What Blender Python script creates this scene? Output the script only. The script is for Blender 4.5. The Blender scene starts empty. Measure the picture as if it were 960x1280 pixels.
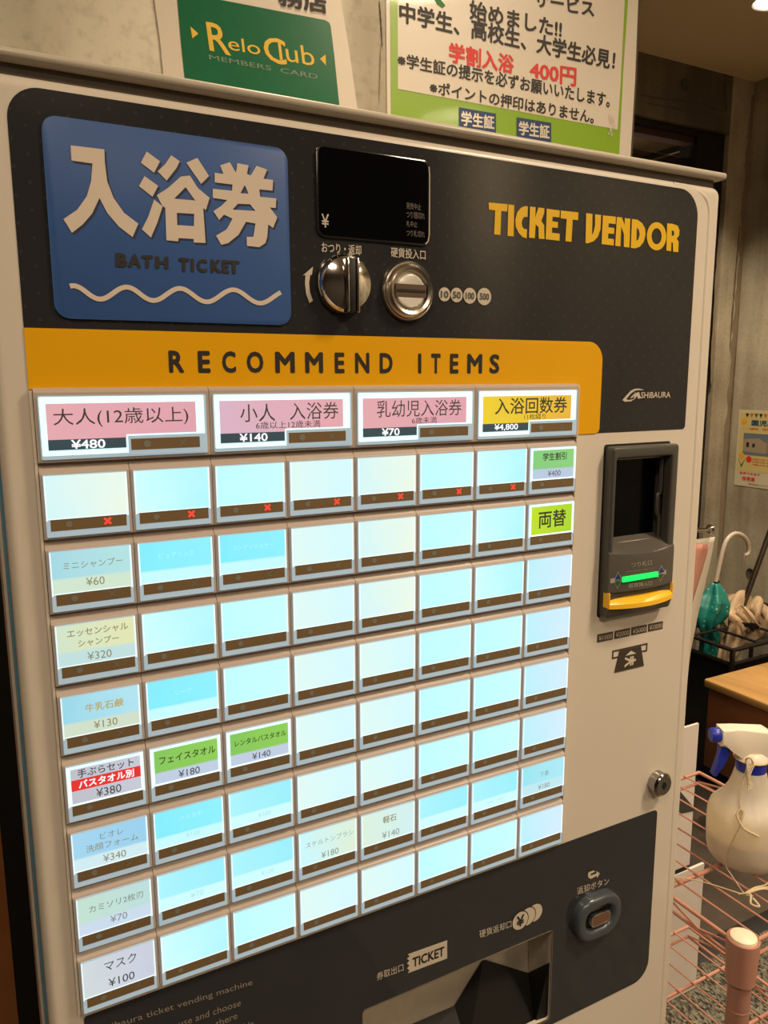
import bpy, bmesh, math, random
from mathutils import Vector, Matrix
from mathutils.geometry import tessellate_polygon
random.seed(7)
S = bpy.context.scene
COL = S.collection

# ------------------------------------------------------------------ camera, world, lights, exposure
FOC = 977.19
CAM = Vector((-0.04337, -0.57897, 0.05620))
CR = Vector((0.88082415, -0.47342829, -0.00380457))     # image right
CD = Vector((-0.08274294, -0.1460229, -0.98581485))     # image down
CF = Vector((0.46615708, 0.86864433, -0.16779335))      # forward
cd = bpy.data.cameras.new('camera'); cam = bpy.data.objects.new('camera', cd); COL.objects.link(cam)
cd.sensor_fit = 'VERTICAL'; cd.sensor_height = 24.0; cd.lens = 24.0 * FOC / 1280.0; cd.clip_start = 0.02
cam.matrix_world = Matrix(((CR.x, -CD.x, -CF.x, CAM.x), (CR.y, -CD.y, -CF.y, CAM.y), (CR.z, -CD.z, -CF.z, CAM.z), (0, 0, 0, 1)))
S.camera = cam
S.view_settings.view_transform = 'Standard'; S.view_settings.look = 'None'
S.view_settings.exposure = 0.0; S.view_settings.gamma = 1.0; S.view_settings.use_curve_mapping = False
w = bpy.data.worlds.new('world'); S.world = w; w.use_nodes = True
w.node_tree.nodes['Background'].inputs[0].default_value = (1.0, 0.80, 0.58, 1)
w.node_tree.nodes['Background'].inputs[1].default_value = 0.12

FLOOR = -1.30; CEIL = 1.155
WARM = (1.0, 0.80, 0.56)
def area(name, loc, target, size, power, color=WARM, spread=180, sy=None):
    l = bpy.data.lights.new(name, 'AREA'); l.shape = 'DISK' if sy is None else 'RECTANGLE'; l.size = size; l.energy = power; l.color = color
    if sy: l.size_y = sy
    l.spread = math.radians(spread)
    o = bpy.data.objects.new(name, l); COL.objects.link(o); o.location = loc
    o.rotation_euler = (Vector(target) - Vector(loc)).to_track_quat('-Z', 'Y').to_euler()
    return o
# ceiling downlights of the lobby: (x, y, power)
DOWNLIGHTS = [(-0.35, -0.95, 9.0), (1.15, -0.75, 17.0), (0.3, -1.9, 14.0), (1.9, -1.7, 14.0), (2.176, 1.111, 9.0), (1.75, 0.2, 9.0), (0.45, 0.16, 2.2)]
for (lx, ly, pw) in DOWNLIGHTS:
    area('downlight_lamp', (lx, ly, CEIL - 0.02), (lx, ly, FLOOR), 0.30 if ly < 0 else 0.10, pw * 1.07, spread=150 if ly < 0 else 100)

# ------------------------------------------------------------------ helpers
def lin(c):
    return tuple(((v / 255) / 12.92 if v / 255 <= 0.04045 else (((v / 255) + 0.055) / 1.055) ** 2.4) for v in c)
def at(x, y, axis=1, val=0.006):
    """point of a plane (axis = val) that stands under a photo coordinate; used to lay out surveyed spots"""
    d = CR * ((x - 480) / FOC) + CD * ((y - 640) / FOC) + CF
    t = (val - CAM[axis]) / d[axis]
    return CAM + d * t
MATS = {}
def mat(name, rgb, rough=0.5, metal=0.0, spec=0.5, emit=None, es=0.0, trans=0.0, coat=0.0, noise=None, bump=None, alpha=1.0, sss=0.0):
    if name in MATS: return MATS[name]
    m = bpy.data.materials.new(name); m.use_nodes = True; nt = m.node_tree; b = nt.nodes['Principled BSDF']
    b.inputs['Base Color'].default_value = (*rgb, 1); b.inputs['Roughness'].default_value = rough; b.inputs['Metallic'].default_value = metal
    b.inputs['Specular IOR Level'].default_value = spec; b.inputs['Coat Weight'].default_value = coat; b.inputs['Coat Roughness'].default_value = 0.05
    b.inputs['Transmission Weight'].default_value = trans; b.inputs['Alpha'].default_value = alpha
    if sss: b.inputs['Subsurface Weight'].default_value = sss; b.inputs['Subsurface Radius'].default_value = (0.02, 0.012, 0.006)
    if emit: b.inputs['Emission Color'].default_value = (*emit, 1); b.inputs['Emission Strength'].default_value = es
    if noise:
        sc, amt = noise
        tc = nt.nodes.new('ShaderNodeTexCoord'); n = nt.nodes.new('ShaderNodeTexNoise'); n.inputs['Scale'].default_value = sc; n.inputs['Detail'].default_value = 6
        mx = nt.nodes.new('ShaderNodeMix'); mx.data_type = 'RGBA'
        mx.inputs[6].default_value = (*[v * (1 - amt) for v in rgb], 1); mx.inputs[7].default_value = (*[min(1, v * (1 + amt)) for v in rgb], 1)
        nt.links.new(tc.outputs['Object'], n.inputs['Vector']); nt.links.new(n.outputs['Fac'], mx.inputs[0]); nt.links.new(mx.outputs[2], b.inputs['Base Color'])
    if bump:
        sc, st = bump
        tc = nt.nodes.new('ShaderNodeTexCoord'); n = nt.nodes.new('ShaderNodeTexNoise'); n.inputs['Scale'].default_value = sc; n.inputs['Detail'].default_value = 4
        bp = nt.nodes.new('ShaderNodeBump'); bp.inputs['Strength'].default_value = st; bp.inputs['Distance'].default_value = 0.002
        nt.links.new(tc.outputs['Object'], n.inputs['Vector']); nt.links.new(n.outputs['Fac'], bp.inputs['Height']); nt.links.new(bp.outputs['Normal'], b.inputs['Normal'])
    MATS[name] = m; return m

def mesh_obj(name, verts, faces, m, parent=None, smooth=False):
    me = bpy.data.meshes.new(name); me.from_pydata([tuple(v) for v in verts], [], faces); me.update()
    o = bpy.data.objects.new(name, me); COL.objects.link(o)
    if m: me.materials.append(m)
    if parent: o.parent = parent
    if smooth:
        for p in me.polygons: p.use_smooth = True
    return o
def bm_obj(name, bm, m, parent=None, smooth=False, sharp=35):
    bmesh.ops.recalc_face_normals(bm, faces=bm.faces)
    me = bpy.data.meshes.new(name); bm.to_mesh(me); bm.free()
    o = bpy.data.objects.new(name, me); COL.objects.link(o); me.materials.append(m)
    if parent: o.parent = parent
    if smooth:
        for p in me.polygons: p.use_smooth = True
        me.set_sharp_from_angle(angle=math.radians(sharp))
    return o
def add_box(bm, x0, x1, y0, y1, z0, z1):
    v = [bm.verts.new(p) for p in ((x0, y0, z0), (x1, y0, z0), (x1, y1, z0), (x0, y1, z0), (x0, y0, z1), (x1, y0, z1), (x1, y1, z1), (x0, y1, z1))]
    for f in ((0, 3, 2, 1), (4, 5, 6, 7), (0, 1, 5, 4), (1, 2, 6, 5), (2, 3, 7, 6), (3, 0, 4, 7)): bm.faces.new([v[i] for i in f])
def box(name, x0, x1, y0, y1, z0, z1, m, parent=None, bevel=0.0, seg=2):
    bm = bmesh.new(); add_box(bm, x0, x1, y0, y1, z0, z1)
    if bevel: bmesh.ops.bevel(bm, geom=list(bm.edges), offset=bevel, segments=seg, affect='EDGES', profile=0.5)
    return bm_obj(name, bm, m, parent, smooth=bevel > 0, sharp=50)
def rr_pts(x0, x1, z0, z1, r, n=6):
    """rounded rectangle outline in x,z; r = (tl, tr, br, bl)"""
    if not hasattr(r, '__len__'): r = (r,) * 4
    out = []
    for (cx, cz, rad, a0) in ((x0 + r[0], z1 - r[0], r[0], 180), (x1 - r[1], z1 - r[1], r[1], 90), (x1 - r[2], z0 + r[2], r[2], 0), (x0 + r[3], z0 + r[3], r[3], -90)):
        if rad <= 1e-6: out.append((cx, cz)); continue
        for i in range(n + 1):
            a = math.radians(a0 - 90 * i / n); out.append((cx + rad * math.cos(a), cz + rad * math.sin(a)))
    return out
def plate(name, pts, y, t, m, parent=None, bevel=0.0, seg=2):
    """outline in x,z with its front face at y, extruded back by t"""
    bm = bmesh.new(); f = [bm.verts.new((p[0], y, p[1])) for p in pts]; b = [bm.verts.new((p[0], y + t, p[1])) for p in pts]
    n = len(pts); ff = bm.faces.new(f); bm.faces.new(b[::-1])
    for i in range(n): bm.faces.new((f[i], b[i], b[(i + 1) % n], f[(i + 1) % n]))
    if bevel:
        bmesh.ops.bevel(bm, geom=list(ff.edges), offset=bevel, segments=seg, affect='EDGES', profile=0.5)
    bm_smooth = bevel > 0
    return bm_obj(name, bm, m, parent, smooth=bm_smooth, sharp=40)
def rrect(name, x0, x1, z0, z1, r, y, t, m, parent=None, bevel=0.0, n=6, seg=2):
    return plate(name, rr_pts(x0, x1, z0, z1, r, n), y, t, m, parent, bevel, seg)
def pxplate(name, px, y, t, m, parent=None):
    return plate(name, [(at(a, b, 1, y).x, at(a, b, 1, y).z) for a, b in px], y, t, m, parent)
def ring_plate(name, outer, inner, y, t, m, parent=None, bevel=0.0, seg=3):
    """two outlines with the same number of points"""
    bm = bmesh.new(); n = len(outer)
    L = [[bm.verts.new((p[0], yy, p[1])) for p in pts] for pts, yy in ((outer, y), (inner, y), (inner, y + t), (outer, y + t))]
    for k in range(4):
        a, b = L[k], L[(k + 1) % 4]
        for i in range(n): bm.faces.new((a[i], a[(i + 1) % n], b[(i + 1) % n], b[i]))
    if bevel:
        ed = [e for e in bm.edges if abs(e.verts[0].co.y - y) < 1e-7 and abs(e.verts[1].co.y - y) < 1e-7 and len([f for f in e.link_faces if abs(f.normal.y) < 0.5 or True]) == 2 and not (e.verts[0] in L[0] and e.verts[1] in L[1]) and not (e.verts[0] in L[1] and e.verts[1] in L[0])]
        bmesh.ops.bevel(bm, geom=ed, offset=bevel, segments=seg, affect='EDGES', profile=0.5)
    return bm_obj(name, bm, m, parent, smooth=True, sharp=40)
def lathe(name, prof, c, m, parent=None, axis='y', n=40, sharp=35, scale=(1, 1), phase=0):
    """prof: (radius, height along the axis); closed where radius is 0"""
    bm = bmesh.new(); rows = []
    for r, h in prof:
        row = []
        for i in range(1 if r < 1e-7 else n):
            a = 2 * math.pi * i / n + phase; u, v = r * math.cos(a) * scale[0], r * math.sin(a) * scale[1]
            row.append(bm.verts.new({'y': (c[0] + u, c[1] + h, c[2] + v), 'z': (c[0] + u, c[1] + v, c[2] + h), 'x': (c[0] + h, c[1] + u, c[2] + v)}[axis]))
        rows.append(row)
    for a, b in zip(rows, rows[1:]):
        for i in range(n):
            j = (i + 1) % n
            if len(a) == 1 and len(b) == 1: break
            if len(a) == 1: bm.faces.new((a[0], b[j], b[i]))
            elif len(b) == 1: bm.faces.new((a[i], a[j], b[0]))
            else: bm.faces.new((a[i], a[j], b[j], b[i]))
    return bm_obj(name, bm, m, parent, smooth=True, sharp=sharp)
def smooth_path(pts, k=6):
    P = [Vector(p) for p in pts]; out = []
    for i in range(len(P) - 1):
        p0, p1, p2, p3 = P[max(i - 1, 0)], P[i], P[i + 1], P[min(i + 2, len(P) - 1)]
        for j in range(k):
            t = j / k
            out.append(0.5 * ((2 * p1) + (p2 - p0) * t + (2 * p0 - 5 * p1 + 4 * p2 - p3) * t * t + (3 * p1 - p0 - 3 * p2 + p3) * t ** 3))
    out.append(P[-1]); return out
def add_tube(bm, pts, r, n=8, cap=True):
    pts = [Vector(p) for p in pts]; rows = []; up = None
    for i, p in enumerate(pts):
        d = (pts[min(i + 1, len(pts) - 1)] - pts[max(i - 1, 0)]).normalized()
        if up is None: up = d.orthogonal().normalized()
        up = (up - d * up.dot(d)).normalized(); s = d.cross(up)
        rad = r(i / (len(pts) - 1)) if callable(r) else r
        rows.append([bm.verts.new(p + (up * math.cos(2 * math.pi * k / n) + s * math.sin(2 * math.pi * k / n)) * rad) for k in range(n)])
    for a, b in zip(rows, rows[1:]):
        for k in range(n): bm.faces.new((a[k], a[(k + 1) % n], b[(k + 1) % n], b[k]))
    if cap: bm.faces.new(rows[0][::-1]); bm.faces.new(rows[-1])
def tube(name, pts, r, m, parent=None, n=8):
    bm = bmesh.new(); add_tube(bm, pts, r, n); return bm_obj(name, bm, m, parent, smooth=True, sharp=50)
def empty(name, loc, label=None, cat=None, group=None):
    o = bpy.data.objects.new(name, None); COL.objects.link(o); o.location = loc; o.empty_display_size = 0.05
    if label: o['label'] = label; o['category'] = cat
    if group: o['group'] = group
    return o
def tag(o, label, cat, group=None):
    o['label'] = label; o['category'] = cat
    if group: o['group'] = group
    return o
def struct(o): o['kind'] = 'structure'; return o
def adopt(root, *_):
    """children were laid out in world space: keep them there under the moved root"""
    for ch in root.children: ch.location = ch.location - root.location
def slab(name, outer_rows, holes, y, back, m, parent=None):
    """front face at y with holes whose walls run back to 'back'; outer_rows = [(outline, y), ...] from the front face outwards"""
    V, F = [], []
    rows = []
    for pts, yy in outer_rows: rows.append(len(V)); V += [Vector((a, yy, b)) for a, b in pts]
    n = len(outer_rows[0][0]); hs = []
    for h in holes: hs.append((len(V), len(h))); V += [Vector((a, y, b)) for a, b in h]
    loops = [[Vector((q.x, q.z, 0)) for q in V[:n]]] + [[Vector((a, b, 0)) for a, b in h] for h in holes]
    idx = list(range(n)) + [i for (s0, k) in hs for i in range(s0, s0 + k)]
    F += [tuple(idx[i] for i in t) for t in tessellate_polygon(loops)]
    for a, b in zip(rows, rows[1:]):
        F += [(a + i, b + i, b + (i + 1) % n, a + (i + 1) % n) for i in range(n)]
    for (s0, k), h in zip(hs, holes):
        s1 = len(V); V += [Vector((a, back, b)) for a, b in h]
        F += [(s0 + i, s0 + (i + 1) % k, s1 + (i + 1) % k, s1 + i) for i in range(k)]
    bm = bmesh.new(); me = bpy.data.meshes.new(name); me.from_pydata(V, [], F); bm.from_mesh(me); return bm_obj(name, bm, m, parent, True, 30)
# flat print: the text's outline as a mesh, mapped on four corners
TEXTS = {}
def text_mesh(s, bold):
    key = (s, bold)
    if key not in TEXTS:
        cu = bpy.data.curves.new('t', 'FONT'); cu.body = s; cu.offset = min(bold, 0.0); cu.resolution_u = 3
        o = bpy.data.objects.new('t', cu); COL.objects.link(o)
        dg = bpy.context.evaluated_depsgraph_get(); me = bpy.data.meshes.new_from_object(o.evaluated_get(dg))
        v = [(q.co[0], q.co[1], 0) for q in me.vertices]; f = [tuple(p.vertices) for p in me.polygons]
        bpy.data.objects.remove(o); bpy.data.curves.remove(cu); bpy.data.meshes.remove(me)
        x0 = min(q[0] for q in v); x1 = max(q[0] for q in v); y0 = min(q[1] for q in v); y1 = max(q[1] for q in v)
        if bold > 0:      # heavier strokes: copies of the outline shifted round a small circle
            n0 = len(v); v0, f0 = v, f; v, f = [], []
            for k in range(9):
                dx, dy = (0, 0) if k == 8 else (bold * math.cos(k * math.pi / 4), bold * math.sin(k * math.pi / 4))
                v += [(a + dx, b + dy, k) for a, b, _k in v0]; f += [tuple(i + k * n0 for i in q) for q in f0]
            x0 -= bold; x1 += bold; y0 -= bold; y1 += bold
        TEXTS[key] = ([((a - x0) / (x1 - x0), (b - y0) / (y1 - y0), k) for a, b, k in v], f, (x1 - x0) / (y1 - y0))
    return TEXTS[key]
def txt_quad(s, TL, TR, BR, BL, m, parent=None, bold=0.0, name='lettering'):
    v, f, asp = text_mesh(s, bold)
    TL, TR, BR, BL = map(Vector, (TL, TR, BR, BL))
    nr = (BL - TL).cross(TR - TL).normalized() * 1.6e-5
    vv = [(BL * (1 - a) + BR * a) * (1 - b) + (TL * (1 - a) + TR * a) * b + nr * k for a, b, k in v]
    return mesh_obj(name, vv, f, m, parent)
def txt(s, x0, x1, z0, z1, y, m, parent=None, bold=0.0, name='lettering'):
    return txt_quad(s, (x0, y, z1), (x1, y, z1), (x1, y, z0), (x0, y, z0), m, parent, bold, name)
def txt_c(s, cx, cz, h, y, m, parent=None, bold=0.0, wmax=None, sx=1.0):
    v, f, asp = text_mesh(s, bold); wd = h * asp * sx
    if wmax and wd > wmax: wd = wmax
    return txt(s, cx - wd / 2, cx + wd / 2, cz - h / 2, cz + h / 2, y, m, parent, bold)
def txt_px(s, bl, tr, m, parent=None, bold=0.0, y=0.0057):
    a, b = at(*bl, 1, y), at(*tr, 1, y); return txt(s, a.x, b.x, a.z, b.z, y, m, parent, bold)
def txt_pq(s, tl, tr, br, bl, m, parent=None, bold=0.0, axis=1, val=0.348):
    return txt_quad(s, *[at(*q, axis, val) for q in (tl, tr, br, bl)], m, parent, bold)

# ------------------------------------------------------------------ materials
def concrete(name, dark, light, rough=0.75, streak=1.0):
    m = bpy.data.materials.new(name); m.use_nodes = True; nt = m.node_tree; L = nt.links; b = nt.nodes['Principled BSDF']; b.inputs['Roughness'].default_value = rough
    tc = nt.nodes.new('ShaderNodeTexCoord')
    def noise(scale, det, vec=None):
        n = nt.nodes.new('ShaderNodeTexNoise'); n.inputs['Scale'].default_value = scale; n.inputs['Detail'].default_value = det
        if vec:
            mp = nt.nodes.new('ShaderNodeMapping'); mp.inputs['Scale'].default_value = vec; L.new(tc.outputs['Object'], mp.inputs['Vector']); L.new(mp.outputs[0], n.inputs['Vector'])
        else: L.new(tc.outputs['Object'], n.inputs['Vector'])
        return n
    n1 = noise(3.0, 8); n2 = noise(1.0, 5, (9, 9, 0.9)); n3 = noise(90, 3)
    r1 = nt.nodes.new('ShaderNodeValToRGB'); r1.color_ramp.elements[0].position = 0.36; r1.color_ramp.elements[0].color = (*dark, 1); r1.color_ramp.elements[1].position = 0.62; r1.color_ramp.elements[1].color = (*light, 1)
    L.new(n1.outputs['Fac'], r1.inputs[0])
    r2 = nt.nodes.new('ShaderNodeValToRGB'); r2.color_ramp.elements[0].position = 0.33; r2.color_ramp.elements[0].color = (0.55, 0.50, 0.45, 1); r2.color_ramp.elements[1].position = 0.55; r2.color_ramp.elements[1].color = (1, 1, 1, 1)
    L.new(n2.outputs['Fac'], r2.inputs[0])
    mx = nt.nodes.new('ShaderNodeMix'); mx.data_type = 'RGBA'; mx.blend_type = 'MULTIPLY'; mx.inputs[0].default_value = 0.8 * streak
    L.new(r1.outputs[0], mx.inputs[6]); L.new(r2.outputs[0], mx.inputs[7])
    r3 = nt.nodes.new('ShaderNodeValToRGB'); r3.color_ramp.elements[0].position = 0.2; r3.color_ramp.elements[0].color = (0.6, 0.58, 0.55, 1); r3.color_ramp.elements[1].position = 0.5; r3.color_ramp.elements[1].color = (1, 1, 1, 1)
    L.new(n3.outputs['Fac'], r3.inputs[0])
    m2 = nt.nodes.new('ShaderNodeMix'); m2.data_type = 'RGBA'; m2.blend_type = 'MULTIPLY'; m2.inputs[0].default_value = 0.6
    L.new(mx.outputs[2], m2.inputs[6]); L.new(r3.outputs[0], m2.inputs[7]); L.new(m2.outputs[2], b.inputs['Base Color'])
    bp = nt.nodes.new('ShaderNodeBump'); bp.inputs['Strength'].default_value = 0.35; bp.inputs['Distance'].default_value = 0.004
    L.new(n1.outputs['Fac'], bp.inputs['Height']); L.new(bp.outputs[0], b.inputs['Normal'])
    return m
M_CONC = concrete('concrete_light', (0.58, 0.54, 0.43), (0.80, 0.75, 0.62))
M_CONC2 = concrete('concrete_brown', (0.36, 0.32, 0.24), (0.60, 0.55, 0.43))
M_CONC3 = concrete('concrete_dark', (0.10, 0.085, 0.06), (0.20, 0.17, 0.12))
M_CEIL = mat('ceiling_paint', (0.70, 0.58, 0.38), 0.9, noise=(2, 0.06))
M_SHELL = mat('machine_white', (0.72, 0.64, 0.55), 0.38, spec=0.45, coat=0.15, bump=(900, 0.04))
M_HOUS = mat('button_housing', (0.50, 0.41, 0.355), 0.35, spec=0.4)
M_YEL = mat('yellow_band', (0.85, 0.42, 0.005), 0.3, spec=0.3, noise=(30, 0.03))
M_BLUE = mat('sign_blue', (0.045, 0.112, 0.34), 0.4, spec=0.3, noise=(40, 0.06))
M_SIGNTXT = mat('sign_cream', (0.74, 0.62, 0.52), 0.5)
M_SHADOWTXT = mat('sign_dark_blue', (0.015, 0.03, 0.075), 0.5)
M_INK = mat('black_ink', (0.02, 0.016, 0.014), 0.5)
M_INKGREY = mat('grey_ink', (0.10, 0.10, 0.09), 0.6)
M_PRINT = mat('pale_print', (0.62, 0.54, 0.44), 0.5)
M_ORTXT = mat('orange_print', (0.84, 0.50, 0.003), 0.45)
M_BLACKGL = mat('black_gloss', (0.002, 0.002, 0.003), 0.12, spec=0.12)
M_BLACK = mat('black_plastic', (0.008, 0.008, 0.008), 0.5)
M_CHROME = mat('chrome', (0.75, 0.72, 0.70), 0.10, metal=1.0)
M_NICKEL = mat('nickel', (0.62, 0.57, 0.50), 0.28, metal=1.0)
M_STEEL = mat('brushed_steel', (0.68, 0.60, 0.50), 0.5, metal=0.55, noise=(60, 0.15))
M_GREYPL = mat('grey_plastic', (0.075, 0.070, 0.062), 0.36, spec=0.5)
M_BLUEGREY = mat('blue_grey_plastic', (0.062, 0.074, 0.090), 0.22, spec=0.6)
M_COPPER = mat('copper_button', (0.22, 0.11, 0.07), 0.35, metal=0.3)
M_LIP = mat('orange_lip', (1.0, 0.56, 0.03), 0.3, spec=0.5)
M_STRIP = mat('brown_strip', (0.20, 0.13, 0.06), 0.5)
M_MARK = mat('dim_mark', (0.22, 0.22, 0.19), 0.5)
M_REDX = mat('red_lamp', (0.5, 0.02, 0.02), 0.5, emit=(1.0, 0.055, 0.03), es=1.1)
M_GREENLED = mat('green_lamp', (0, 0.3, 0.05), 0.5, emit=(0.01, 0.95, 0.12), es=1.25)
M_FRAME = mat('lit_clear_frame', (0.30, 0.34, 0.37), 0.12, spec=0.5, emit=(0.42, 0.60, 0.70), es=0.52)
M_BORDER = mat('lit_white_border', (0.6, 0.7, 0.7), 0.3, emit=(0.55, 0.93, 1.0), es=0.98)
M_TICK = mat('clear_edge', (0.6, 0.65, 0.7), 0.15, emit=(0.75, 0.95, 1.0), es=0.75)

def header_mat():
    m = bpy.data.materials.new('header_charcoal'); m.use_nodes = True; nt = m.node_tree; L = nt.links; b = nt.nodes['Principled BSDF']
    b.inputs['Roughness'].default_value = 0.14; b.inputs['Specular IOR Level'].default_value = 0.32
    tc = nt.nodes.new('ShaderNodeTexCoord'); outs = []
    for off in ((0, 0), (0.5, 0.5)):
        mp = nt.nodes.new('ShaderNodeMapping'); mp.inputs['Scale'].default_value = (1 / 0.0175, 1, 1 / 0.0175); mp.inputs['Location'].default_value = (off[0], 0, off[1])
        fr = nt.nodes.new('ShaderNodeVectorMath'); fr.operation = 'FRACTION'; sb = nt.nodes.new('ShaderNodeVectorMath'); sb.operation = 'SUBTRACT'; sb.inputs[1].default_value = (0.5, 0, 0.5)
        ml = nt.nodes.new('ShaderNodeVectorMath'); ml.operation = 'MULTIPLY'; ml.inputs[1].default_value = (1, 0, 1)
        ln = nt.nodes.new('ShaderNodeVectorMath'); ln.operation = 'LENGTH'
        L.new(tc.outputs['Object'], mp.inputs[0]); L.new(mp.outputs[0], fr.inputs[0]); L.new(fr.outputs[0], sb.inputs[0]); L.new(sb.outputs[0], ml.inputs[0]); L.new(ml.outputs[0], ln.inputs[0])
        rp = nt.nodes.new('ShaderNodeMapRange'); rp.inputs[1].default_value = 0.04; rp.inputs[2].default_value = 0.085; rp.inputs[3].default_value = 1; rp.inputs[4].default_value = 0
        L.new(ln.outputs['Value'], rp.inputs[0]); outs.append(rp.outputs[0])
    ad = nt.nodes.new('ShaderNodeMath'); ad.operation = 'ADD'; L.new(outs[0], ad.inputs[0]); L.new(outs[1], ad.inputs[1])
    mx = nt.nodes.new('ShaderNodeMix'); mx.data_type = 'RGBA'; mx.inputs[6].default_value = (0.027, 0.027, 0.030, 1); mx.inputs[7].default_value = (0.043, 0.042, 0.044, 1)
    L.new(ad.outputs[0], mx.inputs[0]); L.new(mx.outputs[2], b.inputs['Base Color']); return m
M_HEAD = header_mat()
M_LOWP = mat('lower_charcoal', (0.032, 0.033, 0.039), 0.07, spec=0.5)

def card_mat(name, c0, c1, split=None, c2=None, es=1.0):
    """backlit paper: colour c0 at left to c1 at right; below split (0..1 from the bottom) it is c2"""
    m = bpy.data.materials.new(name); m.use_nodes = True; nt = m.node_tree; L = nt.links; b = nt.nodes['Principled BSDF']
    b.inputs['Base Color'].default_value = (0.05, 0.05, 0.05, 1); b.inputs['Roughness'].default_value = 0.25; b.inputs['Specular IOR Level'].default_value = 0.2
    tc = nt.nodes.new('ShaderNodeTexCoord'); sp = nt.nodes.new('ShaderNodeSeparateXYZ'); L.new(tc.outputs['Generated'], sp.inputs[0])
    nz = nt.nodes.new('ShaderNodeTexNoise'); nz.inputs['Scale'].default_value = 1.3; L.new(tc.outputs['Generated'], nz.inputs[0])
    ad = nt.nodes.new('ShaderNodeMath'); ad.operation = 'ADD'; sb = nt.nodes.new('ShaderNodeMath'); sb.operation = 'SUBTRACT'; sb.inputs[1].default_value = 0.5
    L.new(nz.outputs['Fac'], sb.inputs[0]); L.new(sp.outputs[0], ad.inputs[0]); L.new(sb.outputs[0], ad.inputs[1])
    mx = nt.nodes.new('ShaderNodeMix'); mx.data_type = 'RGBA'; mx.inputs[6].default_value = (*lin(c0), 1); mx.inputs[7].default_value = (*lin(c1), 1)
    L.new(ad.outputs[0], mx.inputs[0]); out = mx.outputs[2]
    if split is not None:
        gt = nt.nodes.new('ShaderNodeMapRange'); gt.inputs[1].default_value = split - 0.03; gt.inputs[2].default_value = split + 0.03
        L.new(sp.outputs[2], gt.inputs[0]); m2 = nt.nodes.new('ShaderNodeMix'); m2.data_type = 'RGBA'; m2.inputs[6].default_value = (*lin(c2), 1)
        L.new(gt.outputs[0], m2.inputs[0]); L.new(out, m2.inputs[7]); out = m2.outputs[2]
    L.new(out, b.inputs['Emission Color']); b.inputs['Emission Strength'].default_value = es
    MATS[name] = m; return m

# ------------------------------------------------------------------ room shell
XW, YF = 2.70, 1.557
def hole_cut(o, cutters):
    for c in cutters:
        md = o.modifiers.new('cut', 'BOOLEAN'); md.operation = 'DIFFERENCE'; md.object = c; md.solver = 'EXACT'
    dg = bpy.context.evaluated_depsgraph_get(); dg.update(); me = bpy.data.meshes.new_from_object(o.evaluated_get(dg)); old = o.data
    o.modifiers.clear(); o.data = me; me.name = o.name
    for c in cutters: bpy.data.objects.remove(c)

struct(box('floor', -2.6, 3.9, -3.2, 3.2, FLOOR - 0.06, FLOOR, concrete('floor_dark', (0.035, 0.026, 0.018), (0.085, 0.062, 0.042), 0.55)))
struct(box('ceiling', -2.6, 3.9, -3.2, 3.2, CEIL, CEIL + 0.06, M_CEIL))
struct(box('wall_back', -2.5, 0.875, 0.35, 0.47, FLOOR, CEIL, M_CONC))
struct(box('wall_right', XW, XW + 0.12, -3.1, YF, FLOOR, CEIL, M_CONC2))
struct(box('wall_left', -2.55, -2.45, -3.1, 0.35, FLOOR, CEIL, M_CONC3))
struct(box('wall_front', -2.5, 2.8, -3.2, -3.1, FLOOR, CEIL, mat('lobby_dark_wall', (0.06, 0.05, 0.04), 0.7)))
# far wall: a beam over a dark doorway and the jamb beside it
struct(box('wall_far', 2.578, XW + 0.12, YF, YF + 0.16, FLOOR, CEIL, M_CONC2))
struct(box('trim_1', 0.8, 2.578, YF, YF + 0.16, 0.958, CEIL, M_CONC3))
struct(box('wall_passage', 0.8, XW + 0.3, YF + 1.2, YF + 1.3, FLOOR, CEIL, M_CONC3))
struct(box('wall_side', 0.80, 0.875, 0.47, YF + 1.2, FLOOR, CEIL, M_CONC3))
M_DARKFR = mat('dark_frame', (0.012, 0.009, 0.008), 0.5)
M_REDBR = mat('reddish_dark_wood', (0.05, 0.022, 0.018), 0.5)
dr = empty('door_1', (2.0, YF + 0.05, FLOOR)); dr['kind'] = 'structure'
box('jamb', 2.43, 2.577, YF + 0.02, YF + 0.10, FLOOR + 0.001, 0.956, M_DARKFR, dr)
box('frame_head', 0.9, 2.43, YF + 0.02, YF + 0.10, 0.935, 0.956, M_DARKFR, dr)
box('frame_head', 0.9, 2.43, YF + 0.035, YF + 0.08, 0.911, 0.9345, M_REDBR, dr)
gm = mat('dark_glass', (0.35, 0.30, 0.24), 0.05, trans=1.0)
box('pane', 0.9, 2.43, YF + 0.055, YF + 0.060, FLOOR + 0.05, 0.864, gm, dr)
adopt(dr)
# sloped beams of the stair seen through the doorway
sb_ = empty('stair_underside', (2.3, YF + 0.4, 0.6)); sb_['kind'] = 'structure'
pxplate('soffit', ((770, 158), (793, 163), (868, 176), (800, 197), (770, 204)), YF + 0.42, 0.03, mat('soffit_beige', (0.42, 0.33, 0.22), 0.8), sb_)
pxplate('stringer', ((740, 212), (800, 196.5), (868, 175), (876, 180), (800, 204), (740, 224)), YF + 0.39, 0.05, M_DARKFR, sb_)
pxplate('stringer', ((750, 222), (876, 182), (878, 200), (790, 222), (750, 240)), YF + 0.44, 0.03, M_REDBR, sb_)
adopt(sb_)
area('passage_fill', (2.1, YF + 0.25, 0.5), (2.25, YF + 0.45, 0.85), 0.15, 1.6)  # added fill without a fixture, brightens the stair soffit
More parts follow.
